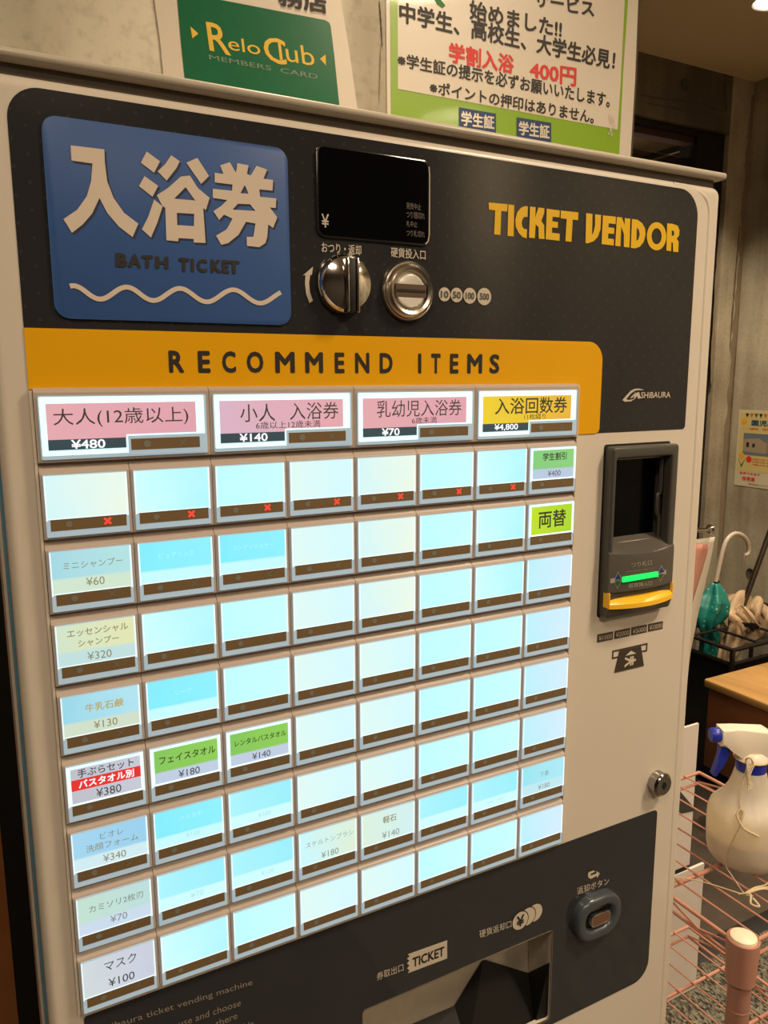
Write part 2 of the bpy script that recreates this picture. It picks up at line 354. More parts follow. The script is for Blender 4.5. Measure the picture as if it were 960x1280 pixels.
# damp stains and form joints
M_STAIN = mat('stain_brown', (0.27, 0.215, 0.15), 0.9, noise=(14, 0.3)); M_STAIN2 = mat('stain_dark', (0.085, 0.07, 0.05), 0.9, noise=(20, 0.4)); M_STAIN3 = mat('stain_mid', (0.17, 0.13, 0.09), 0.9, noise=(25, 0.5))
def stain(pts, hw, plane, val, m):
    rnd = random.Random(len(pts) * 31 + int(pts[0][0])); V, F = [], []; P = smooth_path([(a, b, 0) for a, b in pts], 10)
    for i, q in enumerate(P):
        d = (P[min(i + 1, len(P) - 1)] - P[max(i - 1, 0)]).normalized(); t = i / (len(P) - 1); k = hw * (0.05 + 0.95 * abs(math.sin(math.pi * t)) ** 0.5) * rnd.uniform(0.55, 1.1)
        for sg_ in (1, -1): V.append(at(q.x - d.y * k * sg_, q.y + d.x * k * sg_, plane, val))
        if i: F.append((2 * i - 2, 2 * i, 2 * i + 1, 2 * i - 1))
    o = mesh_obj('trim_stain', V, F, m); o['kind'] = 'structure'; return o
stain([(941, 118), (940, 150), (936, 200), (930, 300), (920, 420), (912, 520), (903, 640), (897, 730)], 6.0, 1, YF - 0.0006, M_STAIN)
stain([(944, 108), (943, 150), (939, 200), (935, 262)], 2.0, 1, YF - 0.001, M_STAIN2)
stain([(935, 250), (930, 330), (922, 420), (914, 520), (906, 640), (900, 720)], 1.7, 1, YF - 0.001, M_STAIN3)
stain([(925, 280), (918, 360), (912, 440)], 1.2, 1, YF - 0.001, M_STAIN3); stain([(899, 300), (893, 400), (889, 480)], 2.5, 1, YF - 0.0011, M_STAIN)
stain([(907, 98), (906, 118), (908, 140)], 3.0, 1, YF - 0.001, M_STAIN2)
stain([(800, 118), (830, 124), (870, 128), (905, 140)], 1.6, 1, YF - 0.0012, M_STAIN2)
stain([(805, 128), (850, 137), (900, 148)], 1.2, 1, YF - 0.001, M_STAIN2)
stain([(0, 60), (30, 66), (60, 70), (95, 82)], 2.0, 1, 0.349, mat('smudge', (0.30, 0.26, 0.20), 0.9)); stain([(52, 72), (72, 74), (98, 83)], 1.6, 1, 0.3488, M_STAIN)
stain([(474, 0), (476, 25), (478, 60)], 0.9, 1, 0.349, M_STAIN2); stain([(476, 55), (475, 90), (474, 130)], 0.8, 1, 0.349, M_STAIN)
# form-tie holes in the concrete
for (x, y, ax, v) in ((856, 106, 1, YF), (938, 716, 0, XW), (953, 824, 0, XW), (948, 700, 0, XW)):
    if (x, y) == (948, 700): continue
    c = at(x, y, ax, v)
    h = lathe('tie_hole', [(0.0, -0.001), (0.012, -0.001), (0.017, -0.004), (0.020, -0.0002)], c, mat('tie_grey', (0.06, 0.055, 0.045), 0.9), None, 'y' if ax == 1 else 'x', 20)
    h['kind'] = 'structure'
# floor mat of grey-green loop pile, black rubber edge
def mat_pile():
    m = bpy.data.materials.new('mat_pile'); m.use_nodes = True; nt = m.node_tree; b = nt.nodes['Principled BSDF']; b.inputs['Roughness'].default_value = 0.95
    tc = nt.nodes.new('ShaderNodeTexCoord'); v = nt.nodes.new('ShaderNodeTexVoronoi'); v.inputs['Scale'].default_value = 260
    mp = nt.nodes.new('ShaderNodeMapping'); mp.inputs['Scale'].default_value = (1, 0.55, 1); mp.inputs['Rotation'].default_value = (0, 0, 0.5)
    nt.links.new(tc.outputs['Object'], mp.inputs[0]); nt.links.new(mp.outputs[0], v.inputs['Vector'])
    r = nt.nodes.new('ShaderNodeValToRGB'); e = r.color_ramp.elements; e[0].color = (0.03, 0.027, 0.02, 1); e[1].color = (0.27, 0.25, 0.19, 1); e[0].position = 0.15; e[1].position = 0.9
    sp = nt.nodes.new('ShaderNodeSeparateColor'); nt.links.new(v.outputs['Color'], sp.inputs[0]); nt.links.new(sp.outputs[0], r.inputs[0]); nt.links.new(r.outputs[0], b.inputs['Base Color'])
    bp = nt.nodes.new('ShaderNodeBump'); bp.inputs['Distance'].default_value = 0.006; nt.links.new(v.outputs['Distance'], bp.inputs['Height']); nt.links.new(bp.outputs[0], b.inputs['Normal']); return m
fm = empty('floor_mat', (1.5, 0.0, FLOOR), 'speckled grey loop-pile floor mat with a black rubber edge under the wire rack', 'mat')
box('pile', 0.70, 2.60, -1.6, 0.50, FLOOR + 0.0005, FLOOR + 0.011, mat_pile(), fm)
box('rubber_edge', 0.70, 2.60, 0.501, 0.55, FLOOR + 0.0005, FLOOR + 0.009, mat('rubber', (0.012, 0.011, 0.010), 0.6), fm, 0.002); adopt(fm)

# ceiling downlights
for i, (lx, ly, pw) in enumerate(DOWNLIGHTS):
    d = empty('downlight', (lx, ly, CEIL))
    lathe('trim_ring', [(0.050, -0.0005), (0.055, -0.003), (0.060, -0.0005)], (lx, ly, CEIL), mat('white_trim', (0.8, 0.76, 0.7), 0.4), d, 'z', 32)
    lathe('diffuser', [(0.0, -0.004), (0.040, -0.004), (0.049, -0.0006)], (lx, ly, CEIL), mat('lamp_glow', (1, 1, 1), 0.5, emit=(1.0, 0.86, 0.66), es=9.0), d, 'z', 32)
    adopt(d)
    if i == 4: tag(d, 'round glowing recessed downlight in the ceiling beside the concrete beam', 'ceiling light')
    else: tag(d, 'recessed ceiling downlight of the lobby outside the picture', 'ceiling light', 'lobby downlights out of view')

# concrete pillar behind the viewer, mirrored in the glossy header
struct(box('wall_pillar', 2.08, 2.36, -2.75, -2.55, FLOOR, CEIL, M_CONC))
area('pillar_fill', (2.2, -2.15, 1.1), (2.22, -2.6, 0.5), 0.2, 16.0)  # added light out of view, brightens the pillar for its mirror streak

# ------------------------------------------------------------------ ticket machine
TM = empty('ticket_machine', (0.32, 0.17, FLOOR), 'tall white and charcoal ticket vending machine with rows of backlit buttons', 'ticket machine')
TOP = 0.2495
box('cabinet', -0.010, 0.655, 0.100, 0.33, FLOOR, 0.245, M_SHELL, TM, 0.004)
def frame_ring(name, o, wd, y0, y1, m, lab=None):
    x0, x1, z0, z1 = o
    r = ring_plate(name, [(x0, z0), (x0, z1), (x1, z1), (x1, z0)], [(x0 + wd, z0 + wd), (x0 + wd, z1 - wd), (x1 - wd, z1 - wd), (x1 - wd, z0 + wd)], y0, y1 - y0, m, TM)
    if lab: r['label'] = lab
    return r
frame_ring('cabinet_flange', (-0.0262, 0.668, FLOOR + 0.02, 0.250), 0.02, 0.046, 0.0995, M_SHELL)
frame_ring('edge_strip', (-0.0242, 0.666, FLOOR + 0.02, 0.247), 0.02, 0.0215, 0.0455, mat('strip_blue', (0.10, 0.26, 0.40), 0.25), 'blue strip along the door edge')  # plain blue ring along the door edge
# door: rounded slab with openings
TRX0, TRX1, TRZ0, TRZ1 = 0.2447, 0.4760, -0.6440, -0.5340
def inset(pts_r, k): x0, x1, z0, z1, r = pts_r; return rr_pts(x0 + k, x1 - k, z0 + k, z1 - k, max(r - k, 0.001), 4)
DR = (-0.0225, 0.6685, FLOOR + 0.02, TOP, 0.010)
rows = [(inset(DR, 0.007 * (1 - math.sin(math.radians(t)))), 0.006 + 0.007 * (1 - math.cos(math.radians(t)))) for t in (0, 18, 36, 54, 72, 90)] + [(inset(DR, 0), 0.021)]
door = slab('front_door', rows, [rr_pts(TRX0, TRX1, TRZ0, TRZ1, 0.004, 3)[::-1], rr_pts(0.530, 0.607, -0.112, -0.026, 0.002, 3)[::-1]], 0.006, 0.012, M_SHELL, TM)
# top lid lip
box('top_lid', -0.030, 0.6725, 0.003, 0.335, 0.2570, 0.2640, mat('lid_metal', (0.50, 0.44, 0.36), 0.35, spec=0.5), TM, 0.0030, 3)
box('lid_gap', -0.018, 0.662, 0.012, 0.33, 0.2452, 0.2569, mat('gap_brown', (0.10, 0.075, 0.055), 0.6), TM)
# embossed ridge round the header
bm = bmesh.new()
ridge = [(0.600, 0.2462), (0.620, 0.2452), (0.634, 0.2425), (0.6415, 0.2395), (0.6475, 0.235), (0.6515, 0.226), (0.6525, 0.21)] + [(0.6525 + 0.0004 * k, 0.21 - 0.1 * k) for k in range(1, 13)]
add_tube(bm, smooth_path([(a, 0.0092, b) for a, b in ridge], 4), lambda t: 0.0024 + 0.0017 * min(1.0, t * 5), 14); bm_obj('embossed_ridge', bm, M_SHELL, TM, True)
# header and band
header = rrect('header_panel', -0.0018, 0.6345, 0.0025, 0.2425, (0.021, 0.026, 0.004, 0.002), 0.0056, 0.0006, M_HEAD, TM, n=10)
BD = at(0, 0)  # unused
band = plate('recommend_band', [(-0.0018, 0.050), (-0.0018, 0.0908)] + [(0.495 + 0.018 * math.cos(math.radians(a)), 0.0728 + 0.018 * math.sin(math.radians(a))) for a in range(90, -1, -10)] + [(0.5128, 0.007), (0.5115, 0.0035), (0.508, 0.0022), (0.47, 0.0022), (0.47, 0.05)], 0.0051, 0.0005, M_YEL, TM)
band['label'] = 'orange-yellow band with black lettering'
REC = 'RECOMMEND ITEMS'
rx = [(45, 82), (121, 151), (184, 218), (248, 290), (322, 372), (400, 446), (477, 502), (530, 567), (594, 628), None, (694, 703), (728, 753), (777, 800), (822, 862), (880, 907)]
for ch, q in zip(REC, rx):
    if not q: continue
    xa, xb = [190 + v * 460 / 960 for v in q]
    yy = 438 + (xa - 212) * 0.0115
    txt_px(ch, (xa, yy + 28 - (xa - 212) * 0.009), (xb, yy + 0.3), M_INK, band, 0.035, 0.0049)
# blue bath ticket sign
sg = rrect('bath_ticket_sign', 0.0180, 0.1885, 0.0975, 0.2265, 0.0095, 0.0040, 0.0012, M_BLUE, TM, 0.0003, n=8)
sg['label'] = 'blue rounded sign with large cream characters'
Zb = lambda x, y: at(50 + x / 3.0, 160 + y / 3.0, 1, 0.0035)
# the first character is cut square at its top left, so it is drawn by hand
def poly_px(name, pts, y, m, parent, f=Zb, t=0.0002):
    P = [f(*q) for q in pts]; return plate(name, [(q.x, q.z) for q in P], y, t, m, parent)
def strokes(name, polys, dx, dz, y, m, parent, f):
    V, F = [], []
    for pts in polys:      # an outline, or a list of outlines whose later ones are holes
        loops = pts if isinstance(pts[0], list) else [pts]
        vl = [[Vector((f(*q).x + dx, y, f(*q).z + dz)) for q in lp] for lp in loops]; b0 = len(V)
        for q in vl: V += q
        F += [tuple(b0 + i for i in t) for t in tessellate_polygon([[Vector((q.x, q.z, 0)) for q in lp] for lp in vl])]
    return mesh_obj(name, V, F, m, parent)
IRI = [[(115, 65), (241, 80), (243, 130), (252, 200), (276, 262), (315, 318), (369, 359), (347, 409), (296, 370), (252, 318), (223, 262), (196, 320), (160, 362), (120, 393), (88, 342), (140, 306), (176, 255), (192, 198), (197, 133), (118, 122)]]
strokes('lettering', IRI, 0.0014, -0.0013, 0.00385, M_SHADOWTXT, sg, Zb); strokes('lettering', IRI, 0, 0, 0.0035, M_SIGNTXT, sg, Zb)
YOKU = [[(400, 88), (450, 125), (428, 168), (378, 130)], [(392, 180), (443, 217), (422, 258), (371, 218)], [(428, 268), (460, 294), (440, 355), (416, 411), (382, 380), (405, 335)],
        [(492, 102), (524, 125), (512, 150), (475, 197), (441, 162), (470, 135)], [(590, 112), (634, 180), (604, 210), (549, 130)],
        [[(528, 182), (562, 178), (592, 225), (636, 262), (622, 308), (612, 300), (621, 431), (577, 429), (576, 416), (520, 413), (518, 425), (474, 421), (470, 300), (458, 290), (438, 252), (480, 225)],
         [(546, 222), (582, 272), (503, 265)], [(513, 318), (578, 322), (577, 368), (515, 364)]]]
KEN = [[[(675, 140), (712, 128), (735, 168), (740, 132), (782, 140), (776, 172), (790, 178), (812, 142), (852, 156), (838, 190), (874, 195), (872, 235), (822, 230), (826, 258), (886, 264), (884, 300), (862, 298), (890, 335), (874, 375), (856, 362),
        (852, 410), (845, 432), (822, 447), (776, 442), (775, 408), (800, 408), (808, 358), (772, 352), (745, 400), (705, 432), (680, 438), (660, 404), (700, 380), (722, 340), (690, 325), (672, 345), (650, 312), (680, 292), (702, 270), (648, 262), (648, 228),
        (720, 235), (722, 212), (655, 204), (655, 168), (688, 172)], [(768, 213), (782, 247), (752, 244)], [(742, 284), (788, 286), (808, 311), (722, 306)]]]
for ch in (YOKU, KEN):
    strokes('lettering', ch, 0.0014, -0.0013, 0.00385, M_SHADOWTXT, sg, Zb); strokes('lettering', ch, 0, 0, 0.0035, M_SIGNTXT, sg, Zb)
for k, (a, b) in enumerate(((283, 328), (330, 380), (380, 424), (432, 482))):
    txt_pq('BATH'[k], *[(50 + u / 3, 160 + v / 3) for u, v in ((a, 468 + k * 4), (b, 470 + k * 4), (b, 524 + k * 2), (a, 520 + k * 2))], M_INK, sg, 0.06, 1, 0.0036)
for k, (a, b) in enumerate(((520, 560), (566, 578), (588, 628), (640, 680), (682, 710), (706, 749))):
    txt_pq('TICKET'[k], *[(50 + u / 3, 160 + v / 3) for u, v in ((a, 486 + k * 2), (b, 488 + k * 2), (b, 540 + k * 1.6), (a, 537 + k * 1.6))], M_INK, sg, 0.06, 1, 0.0036)
wave = []
for i in range(81):
    t = i / 80; u = 112 + t * (903 - 112)
    wave.append(Zb(u, 613 + 24 * t - 27 * math.cos((u - 112) / 197 * 2 * math.pi - 3.14159 * 0 ) * (1) if False else 615 + 20 * t + 24 * math.cos(math.pi + 2 * math.pi * (u - 325 + 0) / 200 + 0)))
vs, fs = [], []
for i, q in enumerate(wave):
    d = (wave[min(i + 1, 80)] - wave[max(i - 1, 0)]).normalized(); nrm = Vector((-d.z, 0, d.x)) * 0.00165
    vs += [(q.x + nrm.x, 0.0035, q.z + nrm.z), (q.x - nrm.x, 0.0035, q.z - nrm.z)]
    if i: fs.append((2 * i - 2, 2 * i, 2 * i + 1, 2 * i - 1))
mesh_obj('wave_line', vs, fs, M_SIGNTXT, sg)
# TICKET VENDOR in heavy display letters
ZT = lambda x, y: at(600 + x * 260 / 960, 230 + y * 100 / 369, 1, 0.005)
def ell(cx, cy, rx, ry, a0, a1, n=14): return [(cx + rx * math.cos(math.radians(a0 + (a1 - a0) * i / n)), cy + ry * math.sin(math.radians(a0 + (a1 - a0) * i / n))) for i in range(n + 1)]
def band_arc(cx, cy, ro, ri, a0, a1, n=14): return ell(cx, cy, *ro, a0, a1, n) + ell(cx, cy, *ri, a1, a0, n)
TV = {
 'T': [[(40, 85), (127, 93), (126, 127), (98, 124), (94, 235), (65, 232), (70, 122), (41, 118)]],
 'I': [[(131, 94), (158, 97), (155, 242), (127, 239)]],
 'C': [[(221, 103), (219, 152), (203, 152), (196, 163), (192, 178), (195, 196), (203, 207), (217, 209), (215, 250), (197, 245), (178, 225), (165, 196), (163, 165), (172, 130), (190, 109), (208, 102)]],
 'K': [[(231, 104), (257, 107), (255, 155), (270, 108), (297, 112), (296, 135), (283, 170), (296, 190), (298, 254), (271, 252), (270, 200), (257, 185), (253, 250), (226, 247)]],
 'E': [[(308, 114), (368, 122), (367, 154), (335, 151), (334, 172), (360, 176), (359, 203), (333, 200), (332, 225), (368, 229), (367, 262), (303, 255)]],
 'T2': [[(373, 122), (454, 131), (453, 167), (428, 164), (422, 267), (394, 264), (400, 161), (372, 158)]],
 'V': [[(490, 134), (519, 138), (517, 237), (524, 222), (531, 190), (531, 140), (559, 143), (556, 210), (543, 245), (524, 264), (500, 273), (487, 273)]],
 'E2': [[(567, 145), (627, 151), (626, 185), (594, 181), (593, 200), (620, 203), (619, 230), (592, 228), (591, 251), (618, 254), (617, 284), (561, 277)]],
 'N': [[(632, 152), (655, 154), (668, 190), (668, 157), (694, 160), (690, 293), (664, 290), (664, 232), (652, 195), (648, 288), (624, 285)]],
 'D': [[(701, 161), (727, 165), (748, 180), (762, 205), (764, 235), (755, 268), (737, 290), (715, 297), (696, 294)], ],
 'R': [[(864, 181), (890, 184), (912, 192), (921, 213), (919, 238), (908, 252), (917, 266), (915, 314), (891, 312), (890, 272), (884, 266), (882, 310), (860, 307)]],
}
strokes('lettering', [p for k in TV for p in TV[k]], 0, 0, 0.005, M_ORTXT, header, ZT)
def ring_face(cx, cy, ro, ri, m, parent, f, y, n=28):
    P, F = [], []
    for i in range(n):
        a = 2 * math.pi * i / n
        for r in (ro, ri):
            q = f(cx + r[0] * math.cos(a), cy + r[1] * math.sin(a)); P.append((q.x, y, q.z))
        j = (i + 1) % n; F.append((2 * i, 2 * j, 2 * j + 1, 2 * i + 1))
    return mesh_obj('lettering', P, F, m, parent)
ring_face(815, 241, (45, 65), (23, 37), M_ORTXT, header, ZT, 0.005)
strokes('lettering', [[(724, 200), (733, 212), (737, 232), (731, 255), (722, 262)], [(885, 214), (895, 217), (896, 236), (885, 240)]], 0, 0, 0.0049, M_HEAD, header, ZT)
# maker's logo
ZL = lambda x, y: at(700 + x / 4.8, 400 + y / 4.8, 1, 0.005)
strokes('maker_logo', [[(505, 420), (480, 412), (450, 412), (425, 424), (398, 452), (375, 480), (388, 490), (425, 488), (455, 470), (436, 476), (408, 480), (398, 474), (425, 442), (450, 424), (475, 420)],
    [(455, 430), (440, 448), (420, 468), (432, 468), (448, 452)], [(456, 438), (474, 432), (486, 470), (468, 472), (462, 455), (450, 470), (440, 470)]], 0, 0, 0.005, M_PRINT, header, ZL)
txt_pq('SHiBAURA', *[(700 + u / 4.8, 400 + v / 4.8) for u, v in ((487, 432), (664, 430), (662, 466), (484, 470))], M_PRINT, header, 0.02, 1, 0.005)
# display window
dp = rrect('display_window', 0.2115, 0.3135, 0.1655, 0.2335, 0.006, 0.0040, 0.0014, mat('clear_bezel', (0.02, 0.02, 0.02), 0.15, spec=0.5), TM, 0.0008, n=6)
rrect('screen', 0.2135, 0.3115, 0.1672, 0.2318, 0.005, 0.0036, 0.0003, M_BLACKGL, dp, n=6)
tube('bezel_edge', [(0.3124, 0.0036, 0.228), (0.3130, 0.0034, 0.222), (0.3130, 0.0034, 0.175), (0.3122, 0.0036, 0.1695), (0.3095, 0.0036, 0.1668)], 0.00055, mat('edge_cream', (0.75, 0.66, 0.55), 0.2, spec=0.8), dp, 6)
M_DIM = mat('dim_print', (0.16, 0.135, 0.11), 0.5)
txt_px('¥', (402, 284), (411, 268), M_PRINT, dp, 0.01, 0.0034)
for s, yb in (('発売中止', 261), ('つり銭切れ', 272), ('札中止', 283), ('つり札切れ', 295)):
    n = len(s); txt_px(s, (508, yb), (508 + n * 4.6, yb - 6), M_DIM, dp, 0.0, 0.0034)
txt_px('おつり・返却', (402, 315.5), (451.5, 306.5), M_PRINT, header, 0.015, 0.005)
txt_px('硬貨投入口', (488.5, 321.5), (532, 312.5), M_PRINT, header, 0.015, 0.005)
# turn arrow beside the lever
ZA = lambda x, y: at(370 + x / 3.556, 300 + y / 3.556, 1, 0.005)
strokes('arrow', [[(76, 118), (30, 158), (42, 155), (40, 195), (45, 240), (60, 280), (75, 270), (62, 230), (58, 190), (64, 152), (70, 158)]], 0, 0, 0.005, M_PRINT, header, ZA)
# coin return lever
lv = lathe('coin_return_lever', [(0.0235, 0.0055), (0.0235, 0.002), (0.0222, -0.001), (0.0205, -0.0035), (0.012, -0.0062), (0.0, -0.0068)], (0.2338, 0.0, 0.1308), M_CHROME, TM, 'y', 48)
box('slot', 0.2325, 0.2385, -0.0095, -0.004, 0.1085, 0.1495, M_BLACK, lv, 0.0008)
box('fin', 0.2300, 0.2322, -0.0110, -0.003, 0.1085, 0.1495, M_CHROME, lv, 0.0008)
box('fin', 0.2388, 0.2410, -0.0110, -0.003, 0.1080, 0.1500, M_CHROME, lv, 0.0008)
# coin slot
cs = lathe('coin_slot', [(0.0243, 0.0055), (0.0243, 0.003), (0.0232, 0.0012), (0.0222, 0.0018), (0.0212, -0.0010), (0.0190, -0.0028), (0.0165, -0.0018), (0.0157, 0.0012), (0.0, 0.0012)], (0.2928, 0.0, 0.1280), M_NICKEL, TM, 'y', 48)
cx, cz = 0.2928, 0.1280
for sgn in (1, -1):
    pts = [(cx + 0.0135 * math.cos(math.radians(a)), cz + sgn * 0.0135 * math.sin(math.radians(a))) for a in range(15, 166, 10)]
    plate('bright_plate', pts if sgn < 0 else pts[::-1], -0.0012, 0.0022, mat('polished', (0.85, 0.80, 0.74), 0.3, metal=0.2), cs, 0.0006)
box('slot_bar', cx - 0.0145, cx + 0.0145, -0.0016, 0.001, cz - 0.0052, cz + 0.0052, mat('bronze_bar', (0.13, 0.085, 0.06), 0.4, metal=0.3), cs)
box('slot', cx - 0.0135, cx + 0.0135, -0.0022, 0.0, cz - 0.0010, cz + 0.0010, M_BLACK, cs)
for (s, xx, r) in (('10', 0.3297, 0.0058), ('50', 0.3421, 0.0061), ('100', 0.3558, 0.0067), ('500', 0.3712, 0.0074)):
    if s != '10': lathe('coin_outline', [(r + 0.0008, 0), (0, -0.00001)], (xx, 0.0053, 0.1274), M_HEAD, header, 'y', 32)
    c = lathe('coin_disc', [(r, 0.0), (0, -0.00001)], (xx, 0.0051, 0.1274), M_PRINT, header, 'y', 32)
    txt(s, xx - r * 0.68, xx + r * 0.68, 0.1274 - 0.0029, 0.1274 + 0.0029, 0.0048, M_INKGREY, c, 0.03)

# ---- backlit buttons
U, H = 0.060, 0.0536
def housing_mesh(wd, prof):
    n = len(prof); v = [(0.0002, y, z) for y, z in prof] + [(wd - 0.0002, y, z) for y, z in prof]
    f = [tuple(range(n))[::-1], tuple(range(n, 2 * n))] + [(i, (i + 1) % n, n + (i + 1) % n, n + i) for i in range(n)]
    me = bpy.data.meshes.new('button'); me.from_pydata(v, [], f)
    bm = bmesh.new(); bm.from_mesh(me); bmesh.ops.recalc_face_normals(bm, faces=bm.faces); bm.to_mesh(me); bm.free()
    me.materials.append(M_HOUS); return me
PROF = [(0.0062, 0.0), (0.0014, -0.0058), (0.0004, -0.0066), (0.0, -0.0074), (0.0, -0.0529), (0.0006, -0.0534), (0.0062, -0.0534)]
PROF0 = [(0.0062, 0.0515), (0.0012, 0.0498), (0.0003, 0.0490), (0.0, 0.0478), (0.0, 0.0007), (0.0006, 0.0002), (0.0062, 0.0002)]
ME_B = housing_mesh(U, PROF); ME_B0 = housing_mesh(2 * U, PROF0)
def rect_mesh(name, x0, x1, z0, z1, y0, y1, m):
    bm = bmesh.new(); add_box(bm, x0, x1, y0, y1, z0, z1); me = bpy.data.meshes.new(name); bm.to_mesh(me); bm.free(); me.materials.append(m); return me
ME_FR = rect_mesh('clear_frame', 0.0022, 0.0576, -0.0516, -0.0080, -0.0014, 0.0, M_FRAME)
ME_CARD = rect_mesh('label_card', 0.0030, 0.0568, -0.0388, -0.0086, -0.0018, -0.0008, None)
ME_CARDS = rect_mesh('label_card', 0.0052, 0.0548, -0.0376, -0.0106, -0.00186, -0.0010, None)
ME_EB = rect_mesh('clear_edge', 0.0032, 0.0562, -0.0391, -0.0384, -0.0021, -0.0008, M_TICK)
ME_WB = rect_mesh('white_surround', 0.0030, 0.0568, -0.0388, -0.0086, -0.0017, -0.0008, M_BORDER)
ME_ST = rect_mesh('status_strip', 0.0048, 0.0556, -0.0473, -0.0391, -0.0016, -0.0008, M_STRIP)
ME_EL = rect_mesh('clear_edge', 0.0023, 0.0032, -0.0400, -0.0086, -0.0022, -0.0008, M_TICK)
ME_ER = rect_mesh('clear_edge', 0.0562, 0.0573, -0.0400, -0.0086, -0.0022, -0.0008, M_TICK)
def disc_mesh(cx, cz, r, y, m, n=14):
    v = [(cx + r * math.cos(2 * math.pi * i / n), y, cz + r * math.sin(2 * math.pi * i / n)) for i in range(n)]
    me = bpy.data.meshes.new('round_mark'); me.from_pydata(v, [], [tuple(range(n))]); me.materials.append(m); return me
def cross_mesh(cx, cz, r, th, y, m):
    v, f = [], []
    for s in (1, -1):
        d = Vector((r, 0, r * s)); nn = Vector((-s, 0, 1)).normalized() * th; b = len(v)
        for q in (-d + nn, -d - nn, d - nn, d + nn): v.append((cx + q.x, y - 0.00005 * (s + 1), cz + q.z))
        f.append((b, b + 1, b + 2, b + 3))
    me = bpy.data.meshes.new('cross_mark'); me.from_pydata(v, [], f); me.materials.append(m); return me
ME_DOT = disc_mesh(0.0168, -0.0430, 0.0022, -0.0018, M_MARK)
ME_X = cross_mesh(0.0425, -0.0430, 0.0021, 0.0003, -0.0018, M_MARK)
ME_RX = cross_mesh(0.0425, -0.0430, 0.0022, 0.00078, -0.0018, M_REDX)
def link(name, me, parent, loc=(0, 0, 0)):
    o = bpy.data.objects.new(name, me); COL.objects.link(o); o.parent = parent; o.location = loc; return o
WHITE_BLUE = lambda i: card_mat
K = {
 'cool': card_mat('card_cool', (205, 255, 255), (176, 246, 255)),
 'cyan': card_mat('card_cyan', (190, 252, 255), (200, 255, 255)),
 'warm': card_mat('card_warm', (222, 249, 243), (210, 248, 255)),
 'pale': card_mat('card_pale', (212, 246, 246), (234, 248, 232)),
 'side': card_mat('card_side', (186, 240, 250), (212, 236, 255)),
 'two': card_mat('card_two_tone', (128, 236, 250), (140, 240, 255), 0.30, (196, 250, 255)),
 'two2': card_mat('card_two_tone_pale', (170, 244, 252), (150, 238, 252), 0.34, (205, 252, 255)),
 'shampoo': card_mat('card_shampoo', (160, 214, 226), (178, 226, 226), 0.36, (206, 228, 206)),
 'essential': card_mat('card_essential', (206, 226, 200), (226, 228, 176), 0.34, (190, 222, 222)),
 'soap': card_mat('card_soap', (150, 214, 232), (176, 226, 240), 0.34, (206, 222, 200)),
 'grey': card_mat('card_grey', (188, 190, 200), (196, 200, 214)),
 'green': card_mat('card_green', (128, 196, 88), (140, 204, 82), 0.33, (190, 204, 226)),
 'green2': card_mat('card_green_student', (128, 202, 124), (134, 206, 120), 0.34, (184, 200, 224)),
 'lime': card_mat('card_lime', (190, 222, 36), (170, 214, 34)),
 'biore': card_mat('card_face_foam', (160, 212, 240), (150, 206, 236), 0.34, (206, 234, 240)),
 'razor': card_mat('card_razor', (192, 224, 206), (186, 220, 220), 0.34, (200, 218, 236)),
 'mask': card_mat('card_mask', (206, 216, 218), (198, 204, 222)),
 'brush': card_mat('card_brush', (200, 246, 252), (220, 238, 214)),
 'pumice': card_mat('card_pumice', (216, 240, 220), (206, 238, 240)),
 'under': card_mat('card_underwear', (150, 228, 240), (170, 232, 246), 0.36, (190, 232, 240)),
 'pink': card_mat('card_pink', (226, 166, 172), (222, 160, 172)),
 'pink2': card_mat('card_pink_violet', (216, 176, 194), (226, 164, 170)),
 'yellow': card_mat('card_yellow', (236, 204, 40), (230, 176, 50)),
}
INK = MATS['grey_ink']; M_INKLIT = mat('ink_on_lit_card', (0.06, 0.07, 0.06), 0.6)
M_FADE = mat('faded_ink', (0.1, 0.1, 0.07), 0.6, emit=(0.34, 0.30, 0.14), es=0.62); M_FADEB = mat('faded_grey_ink', (0.1, 0.1, 0.1), 0.6, emit=(0.30, 0.36, 0.33), es=0.6)
M_FAINT = mat('very_faint_ink', (0.1, 0.1, 0.1), 0.6, emit=(0.42, 0.80, 0.84), es=0.9); M_FAINTW = mat('white_faint_ink', (0.1, 0.1, 0.1), 0.6, emit=(0.38, 0.93, 1.0), es=1.0)
M_FOCH = mat('faded_ochre_ink', (0.1, 0.1, 0.07), 0.6, emit=(0.55, 0.42, 0.12), es=0.8)
M_REDBAND = mat('red_band', (0.5, 0.03, 0.03), 0.5, emit=(0.75, 0.03, 0.03), es=0.7); M_WHITELIT = mat('white_lit', (0.5, 0.5, 0.5), 0.5, emit=(0.85, 0.9, 1.0), es=0.85)
